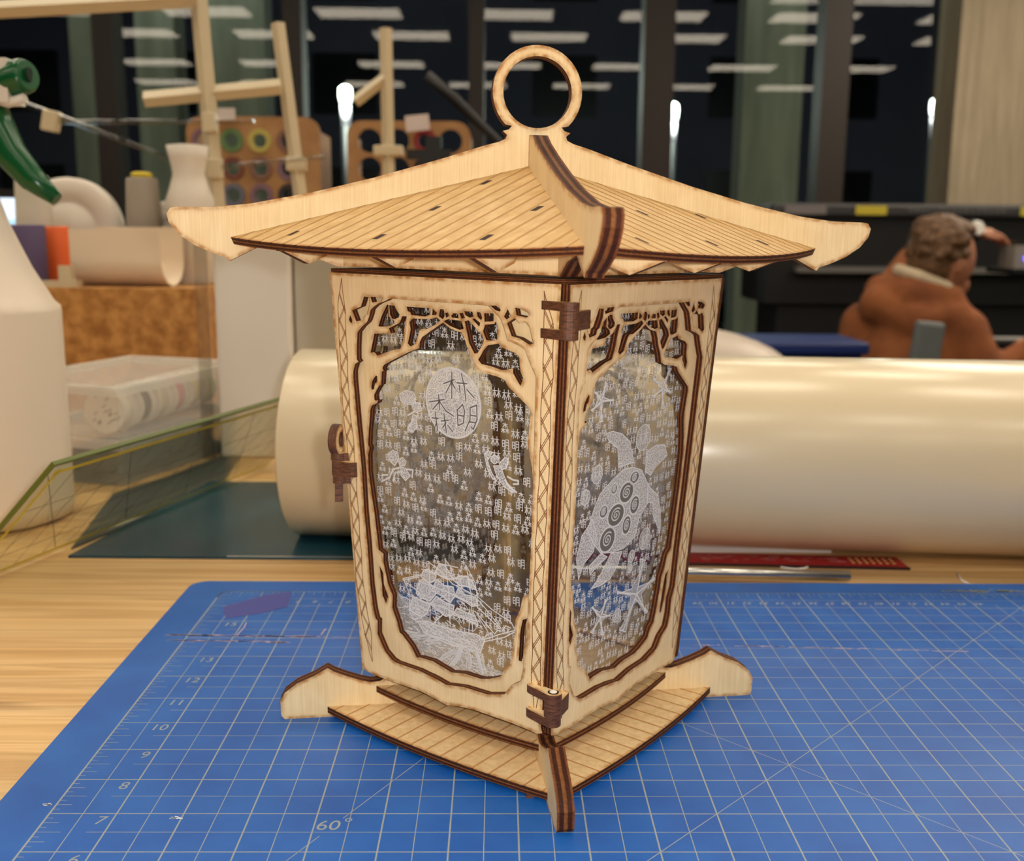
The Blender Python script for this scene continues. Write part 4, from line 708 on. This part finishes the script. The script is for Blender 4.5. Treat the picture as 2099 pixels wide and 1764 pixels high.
for x,y,c,lab in ((-10.45,44.6,(150,138,124),'grey thread cone with a yellow cap on the particle board box'),(-15.1,43.2,(196,188,172),'off white thread cone with a yellow cap behind the purple spool')):
    t=empty('thread_cone',lab,'thread cone',(x,y,6.09)); MB().lathe([(.9,0),(.92,.1),(.74,4.9),(.68,5.0)]).build('thread',tab('cone_thread',c),t); MB().lathe([(.5,5.0),(.48,5.22),(.3,5.28)]).build('cap',mat('yellow_cap',srgb(214,190,40),.5),t)
lat('plastic_stand',[(1.0,0),(1.1,.1),(1.05,3.2),(1.15,3.9),(.9,4.6),(.74,5.2),(.86,5.9),(1.0,6.5),(.6,6.55)],-8.2,44.6,WHITEP,'white hourglass shaped plastic part behind the curled card','plastic part')
tag(MB().ball((0,0,0),(.7,.5,.62)).lathe([(.5,-3.3),(.42,-.4)]).build('knob_stand',WHITEP,None,Matrix.Translation((-9.55,45.3,9.42))),'white rounded knob on a stem between grey cone and hourglass part','plastic part')
# white towers
wt=mat('white_gloss_board',srgb(238,230,220),.3)
tag(bevel(MB().box((-4.15,33,-.1),(-1.25,36,8.3)).build('white_tower',wt),.12),'tall white glossy box standing between the clear trays and the roll','box')
gb=mat('shaded_white_board',srgb(186,178,162),.45); tag(MB().box((0,0,0),(3.6,.3,8.2)).build('shaded_white_board',gb,None,frame((-1.15,33.4,-.1),(.93,.37,0),(-.37,.93,0))),'white board right of the white box behind the lantern, shade painted in as grey','board')  # white board whose shaded look is put into the grey base colour
MBs=MB().box((0,0,0),(.5,.1,8.6)); tag(MBs.build('clear_strip',CLEARP,None,Matrix.Translation((-4.75,32.6,-.1))),'narrow clear plastic strip standing at the left edge of the white box','strip')
# pole stands; ends of the first two scaled out about the camera
def sq(mb,a,b,w,m=0): return mb.tube([a,b],w*.7,4,m,smooth=False)
st=empty('pole_stand','cream plastic pole stand with side arms and clear rods, nearest on the left','stand',(-7,46.8,-.1))
o0=Vector((7,-46.8,.1))
def P(x,y,z): return Vector((x,y,z))+o0
sq(MB(),P(-7.0,46.8,-.1),P(-7.98,46.8,20.5),.6).build('pole',PVC,st); sq(MB(),P(-17.6,46.6,19.05),P(-7.9,46.6,19.65),.6).build('arm',PVC,st)
sq(MB(),P(-10.8,46.7,14.95),P(-4.2,47.3,15.7),.55).build('arm',PVC,st)
for a,b in (((-16.4,46.4,14.62),(-8.0,46.2,11.55)),((-15.0,46.4,13.82),(-5.4,46.4,13.92)),((-7.7,46.4,11.67),(-2.1,47.0,12.3))): MB().tube([P(*a),P(*b)],.13,10).build('clear_rod',CLEARP,st)
for (x,y,z),m_ in (((-15.3,46.4,13.85),.5),((-7.6,46.6,13.87),.48),((-7.45,46.6,11.67),.5)):
    bevel(MB().box((-m_*.7,-.4,-m_),(m_*.7,.4,m_)).build('clamp',PVC,st,Matrix.Translation(P(x,y,z))@Matrix.Rotation(.2 if x<-10 else 0,4,'Y')),.08)
MB().box((-2,-.8,0),(2,.8,.5)).build('base',PVC,st)
st2=empty('pole_stand','cream plastic pole leaning behind the first stand before the left thread rack','stand',(-2.4,47.9,-.1)); sq(MB(),(0,0,0),Vector((-4.38+2.4,0,18.9)),.5).build('pole',PVC,st2); bevel(MB().box((-.5,-.35,-.35),(.5,.35,.35)).build('clamp',PVC,st2,Matrix.Translation((-1.25,0,12.1))),.08); MB().box((-1.2,-.8,0),(1.2,.8,.4)).build('base',PVC,st2)
st3=empty('pole_stand','cream plastic pole with a slanted arm standing before the right thread rack','stand',(-.1,60,-.1)); sq(MB(),(0,0,0),(-.18,0,20.9),.55).build('pole',PVC,st3); sq(MB(),(-2.1,0,16.6),(-.25,0,18.0),.5).build('arm',PVC,st3); bevel(MB().box((-.9,-.4,-.3),(.9,.4,.3)).build('clamp',PVC,st3,Matrix.Translation((-.1,0,13.7))),.08); MB().box((-1.2,-.8,0),(1.2,.8,.4)).build('base',PVC,st3)
# second bench with thread racks
cab=mat('bench_dark_laminate',srgb(60,54,50),.5); b2=empty('back_bench','dark back bench behind the work table carrying the thread racks','bench',(-6,76,FL)); MB().box((-16,-8,34.5),(20,8,36.1+6.2)).build('bench_top',cab,b2); MB().box((-15,-7,0),(19,7,34.5)).build('bench_body',cab,b2)
rk=mat('rack_plywood',srgb(160,118,74),.6); noise_col(rk,srgb(150,108,66),srgb(170,128,82),(1,1,1),20)
def rack(x0,x1,z1,y,cols,rows,lab,spools,side):
    t=empty('thread_rack',lab,'thread rack',(x0,y,6.2)); z0=6.2; hs=[(c-x0,r-z0) for c in cols for r in rows]
    MB().prism(rrect(0,0,x1-x0,z1-z0,1.1),.45,holes=[circ(a,b,.86,24) for a,b in hs],me=0).build('front_board',rk,t,frame((0,0,0),(1,0,0),(0,0,1)))
    MB().box((x1-x0-.4,.45,0),(x1-x0,5,z1-z0-1)).box((0,.45,0),(.4,5,z1-z0-1)).box((.4,.45,0),(x1-x0-.4,5,.4)).build('side_boards',rk,t)
    nr=len(rows)
    for k,(a,b) in enumerate(hs):
        cn=('first','second','third','fourth')[k//nr]; rn=('top','second','third','bottom')[k%nr]
        c=spools[k%len(spools)]
        if c is None: continue
        s_=MB(); s_.prism(circ(0,0,.84,24),.5,holes=[circ(0,0,.5,20)],me=0)
        o=s_.build('thread_spool',tab('rack_thread_%d'%(hash(c)%997),c),None,frame((x0+a,y-.12,z0+b),(1,0,0),(0,0,1))); tag(o,'%s spool end in the %s, %s row, %s hole from left'%(NAMES[c],spools_where,rn,cn),'spool','spools in the %s'%spools_where)
NAMES={(88,118,70):'green',(176,164,84):'yellow',(120,90,104):'plum',(110,60,44):'rust red',(120,84,70):'brown',(96,96,112):'blue grey',(40,34,36):'near black',(190,178,160):'cream',(150,40,40):'red'}
spools_where='left wooden rack'
rack(-16.06,-6.4,16.8,72,(-14.85,-12.78,-10.75,-8.72),(15.12,13.15,11.25,9.4),'plywood thread rack with rows of round holes behind the cream poles',[(120,90,104),(190,178,160),(96,96,112),(40,34,36),(88,118,70),(110,60,44),(96,96,112),(40,34,36),(176,164,84),(120,84,70),(120,90,104),(96,96,112),(120,84,70),(120,90,104),(40,34,36),(96,96,112)],True)
spools_where='right wooden rack'
rack(-4.44,4.57,16.6,72,(-2.8,-.75,1.25,3.1),(15.2,13.2,11.2,9.3),'plywood thread rack with mostly empty holes just left of the lantern roof',[None,None,None,(96,96,112),None,None,(190,178,160),None,(150,40,40),None,None,None,None,(120,90,104),None,None],True)
tag(MB().box((-1.6,-.3,-.4),(1.6,.3,.3)).box((-.7,-.4,-1.6),(.6,.4,-.2)).box((-.2,-.3,.3),(.9,.3,1.2)).build('black_clamp',mat('black_plastic',srgb(20,20,20),.4),None,Matrix.Translation((1.6,70.6,14.2))),'black plastic clamp gripping the front of the right thread rack','clamp')
tag(MB().box((-.85,-.05,-.55),(.85,.05,.55)).build('paper_label',mat('paper_label',srgb(206,192,188),.8),None,Matrix.Translation((.75,71.3,16.4))@Matrix.Rotation(math.radians(-6),4,'Y')),'small pink white paper label clipped to the top of the right rack','label')
tag(MB().box((-.9,-.05,-.4),(.9,.05,.4)).build('paper_label',mat('paper_label_pale',srgb(200,190,184),.8),None,Matrix.Translation((-13.2,71.3,16.9))),'small pale paper label on top of the left rack','label')
tag(MB().tube([(1.2,75,20.2),(3.2,75,18.6),(6.6,75,15.4),(7.2,75,6.2)],[.42,.42,.36,.36],10).build('black_lamp_arm',mat('matte_black',srgb(18,16,17),.5)),'black slanted lamp arm rising behind the lantern ring','lamp arm')
# monitor at far left
mn=empty('monitor','lit computer screen at the far left edge','monitor',(-24.5,55,-.1)); MB().box((-4,-.2,4.0),(4,.2,11)).box((-.6,-.1,.4),(.6,.3,4)).box((-2.5,-1.5,0),(2.5,1.5,.4)).build('casing',mat('monitor_black',srgb(24,24,26),.4),mn); MB().box((-3.8,-.24,4.2),(3.8,-.2,10.5)).build('screen',emis('screen_glow',(.62,.78,1),1.1),mn)
MB().box((-3.8,-.26,6.5),(3.6,-.24,9.3)).build('screen_picture',emis('screen_picture_glow',(.36,.66,.9),1.0),mn)

# red ruler, steel tube, threads in front of the roll
redm=mat('red_ruler',srgb(158,22,34),.25)
rd=empty('red_ruler','red translucent ruler with gold marks lying against the front of the roll','ruler',(0,0,-.1))
Mr=frame((7.6,19.78,.02),(17.6-7.6,19.2-19.78,0),(.058,1,0))
MB().prism([(0,0),(10.02,0),(9.95,.95),(0,1.0)],.04,me=0,z=.04).build('red_blade',redm,rd,Mr); MB().box((0,-.05,-.02),(10.03,0,.05)).build('dark_edge',mat('dark_red_edge',srgb(40,10,16),.4),rd,Mr)
gm=MB()
for k in range(7):
    for j in range(3): gm.box((8.6+k*.18,.28+j*.2,.04),(8.67+k*.18,.36+j*.2,.05))
gm.build('gold_marks',mat('gold_print',srgb(206,180,110),.4),rd,Mr)
wm_=MB(); rs=random.Random(2)
for _ in range(40): x=rs.uniform(4.5,8.4); y=rs.uniform(.3,.75); wm_.stroke([(x,y),(x+rs.uniform(.05,.3),y+rs.uniform(-.05,.05))],.03,.043)
wm_.build('worn_print',mat('worn_print',srgb(190,120,120),.6),rd,Mr)
tag(MB().box((7.6,20.72,-.1),(16.0,20.86,.16),0).build('white_strip',mat('glossy_white_strip',srgb(236,226,222),.2)),'thin glossy white strip lying behind the red ruler','strip')
tag(MB().tube([(6.5,18.62,.12),(15.6,17.98,.12)],.135,24).build('metal_tube',METAL),'thin shiny metal tube lying just behind the blue mat','tube')
thm=mat('white_thread',srgb(228,222,214),.7)
tag(MB().tube([(14.2,19.3,-.07),(14.35,19.18,-.07),(14.6,19.12,-.07),(14.85,19.22,-.07),(14.95,19.35,-.07)],.035,6).build('loose_thread',thm),'curl of white thread below the red ruler','thread')
tag(MB().tube([(18.75,18.9,-.08),(18.6,18.3,-.08),(18.65,17.95,-.08),(19.1,17.9,-.08),(19.5,17.95,-.08)],.03,6).build('loose_thread',thm),'white thread lying at the far edge of the mat, right side','thread')

# ------------------------------------------------------------ right background: plotter, chairs, person
blk=mat('plotter_black',srgb(24,24,26),.4); blk2=mat('plotter_top_grey',srgb(52,50,52),.45)
pl=empty('wide_plotter','long black wide format printer with yellow labels behind the seated person','printer',(78,156,FL))
MB().box((-32,-7,35),(60,9,47.5)).build('printer_body',blk,pl); bevel(MB().box((-32,-8,47.5),(60,9,49.5)).build('top_cover',blk2,pl),.5)
MB().box((-30,-6,24),(58,6,35)).build('lower_tray',blk,pl)
for x in (-28,14,54): MB().box((x-2,-4,2),(x+2,4,24)).box((x-3,-12,0),(x+3,12,2)).build('leg',blk,pl)
MB().tube([(-30,-9,30),(58,-9,30)],.5,12).build('rail_bar',mat('grey_rail',srgb(120,118,114),.35,.4),pl); MB().box((-28,-9,39.6),(58,-7,40.4)).build('rail_strip',mat('pale_rail',srgb(110,106,102),.4),pl)
for x,w,c,nm in ((-27,6,(120,112,112),'grey_label'),(-17.5,4.5,(196,176,50),'yellow_label'),(6.5,4.5,(196,180,60),'yellow_label'),(12.5,2,(190,176,60),'yellow_label'),(19.5,3.6,(96,140,40),'green_label')):
    MB().box((x-w/2,-8.1,47.9),(x+w/2,-8,49.2)).build(nm,tab(nm+str(int(x)),c),pl)
txt=MB(); rs=random.Random(6)
for k in range(16): txt.box((-12+k*.9,-8.1,48.2),(-11.5+k*.9,-8.02,48.2+rs.uniform(.4,.8)))
txt.build('embossed_marks',tab('faint_marks',(84,82,82)),pl)
# stool and person
pers=empty('person','person with brown hair in a brown hoodie seated facing right with both arms reaching','person',(54,112,FL))
def blob(name,caps,m,parent,voxel=.35,smooth=6,ells=()):
    bm=bmesh.new()
    for (a,ra,b,rb) in caps:
        a=Vector(a);b=Vector(b); d=b-a; steps=max(2,int(d.length/(min(ra,rb)*.35))+1)
        for i in range(steps+1):
            t=i/steps; c=a+d*t; r=ra+(rb-ra)*t
            bmesh.ops.create_icosphere(bm,subdivisions=2,radius=r*S,matrix=Matrix.Translation(c*S))
    for c,r,rot in ells:
        bmesh.ops.create_icosphere(bm,subdivisions=3,radius=1.0,matrix=Matrix.Translation(Vector(c)*S)@Matrix.Rotation(rot,4,'Z')@Matrix.Diagonal((r[0]*S,r[1]*S,r[2]*S,1)))
    me=bpy.data.meshes.new(name); bm.to_mesh(me); bm.free(); me.materials.append(m); o=bpy.data.objects.new(name,me); C.objects.link(o); o.parent=parent
    rm=o.modifiers.new('fuse','REMESH'); rm.mode='VOXEL'; rm.voxel_size=voxel*S; rm.use_smooth_shade=True
    sm=o.modifiers.new('smooth','SMOOTH'); sm.iterations=smooth; sm.factor=.5
    return o
zf=-FL
def Z(x,y,z): return (x-54,y-112,z+zf)
skin=mat('skin',srgb(178,122,92),.5); skin.node_tree.nodes['Principled BSDF'].inputs['Subsurface Weight'].default_value=.1
hair=mat('brown_hair',srgb(96,64,38),.6); noise_col(hair,srgb(66,44,26),srgb(120,84,50),(1,1,1),90,6,bump=.6); hood=mat('brown_fleece',srgb(130,72,36),.9); noise_col(hood,srgb(118,64,30),srgb(142,82,42),nscale=12); lin=mat('cream_lining',srgb(196,178,150),.9); jeans=mat('dark_trousers',srgb(30,32,40),.8)
hd=Vector(Z(56.4,112,7.0)); rot=math.radians(-35)
hands=[]
def hand(w,dirv,side,curl=.4,k=1.0):
    w=Vector(w); d=Vector(dirv).normalized(); up_=Vector((0,0,1)); s_=d.cross(up_).normalized(); caps=[(w,1.05*k,w+d*1.2*k,1.15*k),(w+d*1.2*k,.9*k,w+d*3.4*k,.8*k)]
    caps+=[(w+d*1.2*k+s_*j*.85*k,.62*k,w+d*3.3*k+s_*j*1.0*k,.5*k) for j in (-1,1)]
    for j,ln in zip((-1.45,-.5,.5,1.45),(2.4,3.0,3.1,2.7)):
        b0=w+d*3.5*k+s_*j*.85*k; b1=b0+(d*math.cos(curl)-up_*math.sin(curl))*ln*.5*k; b2_=b1+(d*math.cos(curl*2.2)-up_*math.sin(curl*2.2))*ln*.5*k
        caps+=[(b0,.42*k,b1,.38*k),(b1,.38*k,b2_,.3*k)]
    t0=w+d*1.2*k-s_*side*1.1*k; caps+=[(t0,.5*k,t0+(d*.7-s_*side*.9-up_*.3)*1.5*k,.42*k),(t0+(d*.7-s_*side*.9-up_*.3)*1.5*k,.42*k,t0+(d*1.6-s_*side*1.0-up_*.5)*1.5*k,.34*k)]
    return caps
nearW=Vector(Z(66.3,107.5,-2.6)); farW=Vector(Z(61.8,119,9.2))
facer=Vector((math.cos(math.radians(18)),math.sin(math.radians(18)),0))
face=[(hd+facer*3.3+Vector((0,0,-1.2)),.55,hd+facer*3.75+Vector((0,0,-1.7)),.45),(hd+facer*2.2+Vector((0,0,-3.6)),1.5,hd+facer*1.2+Vector((0,0,-3.4)),1.7),
      (hd+facer*3.15+Vector((0,0,-2.75)),.45,hd+facer*3.2+Vector((0,0,-2.9)),.42)]
sidev=Vector((facer.y,-facer.x,0))   # towards the camera side
ear=[((hd+sidev*2.75+facer*.1+Vector((0,0,-1.2))),(.8,.35,1.15),math.radians(18))]
blob('body',[(Z(54.5,112.5,2.5),2.4,Z(56,112.2,5),2.2)]+face+hand(nearW,(1,.12,.12),1,.5,.8)+hand(farW,(1,.05,-.02),-1,.35,.85)+[(nearW-Vector((2,0,.6)),1.1,nearW,.95),(farW-Vector((2.4,0,0)),1.15,farW,.95)],skin,pers,.2,3,
   [((hd.x+facer.x*.3,hd.y+facer.y*.3,hd.z-.6),(3.6,2.9,4.0),math.radians(18))]+ear)
blob('hair',[],hair,pers,.25,2,[((hd.x-facer.x*.45,hd.y-facer.y*.45,hd.z+.75),(3.45,3.1,3.5),math.radians(18)),((hd.x-facer.x*1.5,hd.y-facer.y*1.5,hd.z-1.3),(2.5,2.75,2.8),math.radians(18)),((hd.x+facer.x*1.6,hd.y+facer.y*1.6,hd.z+2.4),(2.0,2.4,1.3),math.radians(18)),((hd.x-facer.x*.8-1.2,hd.y,hd.z+2.9),(1.6,1.6,1.1),0)]+[((hd.x-facer.x*.45+3.3*math.cos(q_)*math.cos(w_),hd.y-.4+2.9*math.sin(q_)*math.cos(w_),hd.z+.6+3.2*math.sin(w_)),(.62,.62,.5),q_) for q_,w_ in [(rs.uniform(0,6.28),rs.uniform(-.35,1.5)) for _ in range(110)] if not(math.cos(q_-.3)>.35 and w_<.6)])
hc=[(Z(53.6,112,1.2),4.2,Z(53,112,-6),6.6),(Z(53,112,-6),6.6,Z(52.6,112,-15),6.9),(Z(48.8,113.5,-1.5),3.0,Z(49,113,-9),3.6),(Z(57.4,109.6,-1.2),3.0,Z(57,110.2,-9),3.4),
    (Z(58.4,109.2,-1.6),2.7,Z(60.4,106.8,-7.2),2.3),(Z(60.4,106.8,-7.2),2.3,Z(65.3,107.4,-3.2),1.6),
    (Z(52,117,.5),2.6,Z(56.5,120.5,5.6),2.2),(Z(56.5,120.5,5.6),2.2,Z(60.2,119,8.9),1.55),
    (Z(49.6,111,1.0),2.6,Z(52.4,108.6,-.6),2.5),(Z(52.4,108.6,-.6),2.5,Z(57,109.4,.2),2.2),(Z(50.0,112.5,2.6),2.0,Z(52,109.6,2.2),2.2),(Z(52,109.6,2.2),2.1,Z(56.6,109.8,1.8),1.9)]
blob('hoodie',hc,hood,pers,.35,5)
blob('hood_lining',[(Z(51.3,111.2,5.0),.75,Z(53,109.6,4.3),.8),(Z(53,109.6,4.3),.8,Z(56,109.3,3.2),.75),(Z(56,109.3,3.2),.75,Z(57.8,110.3,2.2),.6)],lin,pers,.2,3)
blob('trousers',[(Z(52,110,-17),4.2,Z(64,113,-18),3.4),(Z(53,115,-17),4.2,Z(65,118,-18),3.4),(Z(64,113,-18),3.2,Z(64.5,113,-33),2.4),(Z(65,118,-18),3.2,Z(65.5,118,-33),2.4),(Z(64.5,113,-34),2.0,Z(68,113,-34),1.7),(Z(65.5,118,-34),2.0,Z(69,118,-34),1.7)],jeans,pers,.4,4)
wt_=empty('wristwatch','watch with a round white face on the raised wrist of the person','watch',(62.0,117.6,9.4)); MB().lathe([(1.25,-.5),(1.3,0),(1.25,.5)],M=Matrix.Rotation(math.radians(90),4,'Y'),n=28).build('strap',mat('black_strap',srgb(16,16,18),.5),wt_); MB().lathe([(.85,0),(.85,.3),(.7,.36)],(0,-1.15,.25),24,0,Matrix.Rotation(math.radians(75),4,'X')).build('watch_face',mat('watch_face',srgb(225,222,214),.25),wt_)
mc=empty('handheld_meter','small pale device with a blue light under the raised hand','device',(69.5,118,4.5)); MB().box((-3,-2,.6),(4,2,3.3)).build('device_body',mat('device_grey',srgb(150,144,136),.4),mc); MB().ball((-1.5,-2.05,1.8),.35).build('status_light',emis('blue_led',(.12,.1,1),6.0),mc); MB().box((-2.5,-1.2,3.3),(3,1.2,3.8)).build('lid',blk,mc)
MB().box((5,1,-40.5),(9,5,-5)).box((-3,-2,0),(9,5,.6)).box((5,1,-5),(9,5,0)).build('device_stand',blk,mc)
ch=empty('office_chair','grey plastic chair with the seated person on it','chair',(52,110,FL)); gp=mat('grey_chair_plastic',srgb(104,108,108),.5)
bevel(MB().box((-8,-8,0),(8,8,1.4)).build('seat',gp,ch,Matrix.Translation((2,1,13.4))),.4); bevel(MB().box((-1.4,-.6,0),(1.7,.6,22)).build('backrest_post',gp,ch,Matrix.Translation((-2.6,-7.6,14.2))@Matrix.Rotation(.1,4,'Y')),.4)
for x,y in ((-5,-6),(8,-6),(-5,7),(8,7)): MB().tube([(x,y,0),(x*.9,y*.9,13.4)],.5,8).build('leg',METAL,ch)
# shell chairs and blue bench seat behind the roll
shell=mat('white_shell',srgb(206,190,176),.4)
sc=empty('shell_chair','white moulded shell chair seen just above the roll right of the lantern','chair',(25.5,86,FL)); MB().ball((0,0,0),(7.5,5.5,2.6)).build('shell_seat',shell,sc,Matrix.Translation((0,0,34.0))@Matrix.Rotation(.18,4,'Y')); MB().tube([(0,0,.8),(0,0,32)],.9,12).build('pedestal',METAL,sc); MB().lathe([(7,0),(6.5,.6),(1,1)]).build('foot',METAL,sc)
bl=mat('blue_plastic',srgb(24,44,104),.4); bc=empty('blue_bin','blue plastic bin seen above the roll between the shell chair and the person','bin',(36.5,97,FL)); MB().box((-5,-4,0),(5,4,33.6)).build('bin_body',bl,bc); bevel(MB().box((-5.6,-4.6,33.6),(5.6,4.6,34.8)).build('rim',bl,bc),.3)
dt=empty('low_dark_table','low dark table with a pale edge behind the roll','table',(38,128,FL)); MB().box((-20,-8,29.6),(16,8,31.4)).build('table_top',mat('grey_edge_top',srgb(84,80,78),.5),dt)
for x in (-18,14): MB().box((x-1,-6,0),(x+1,6,29.6)).build('leg',blk,dt)
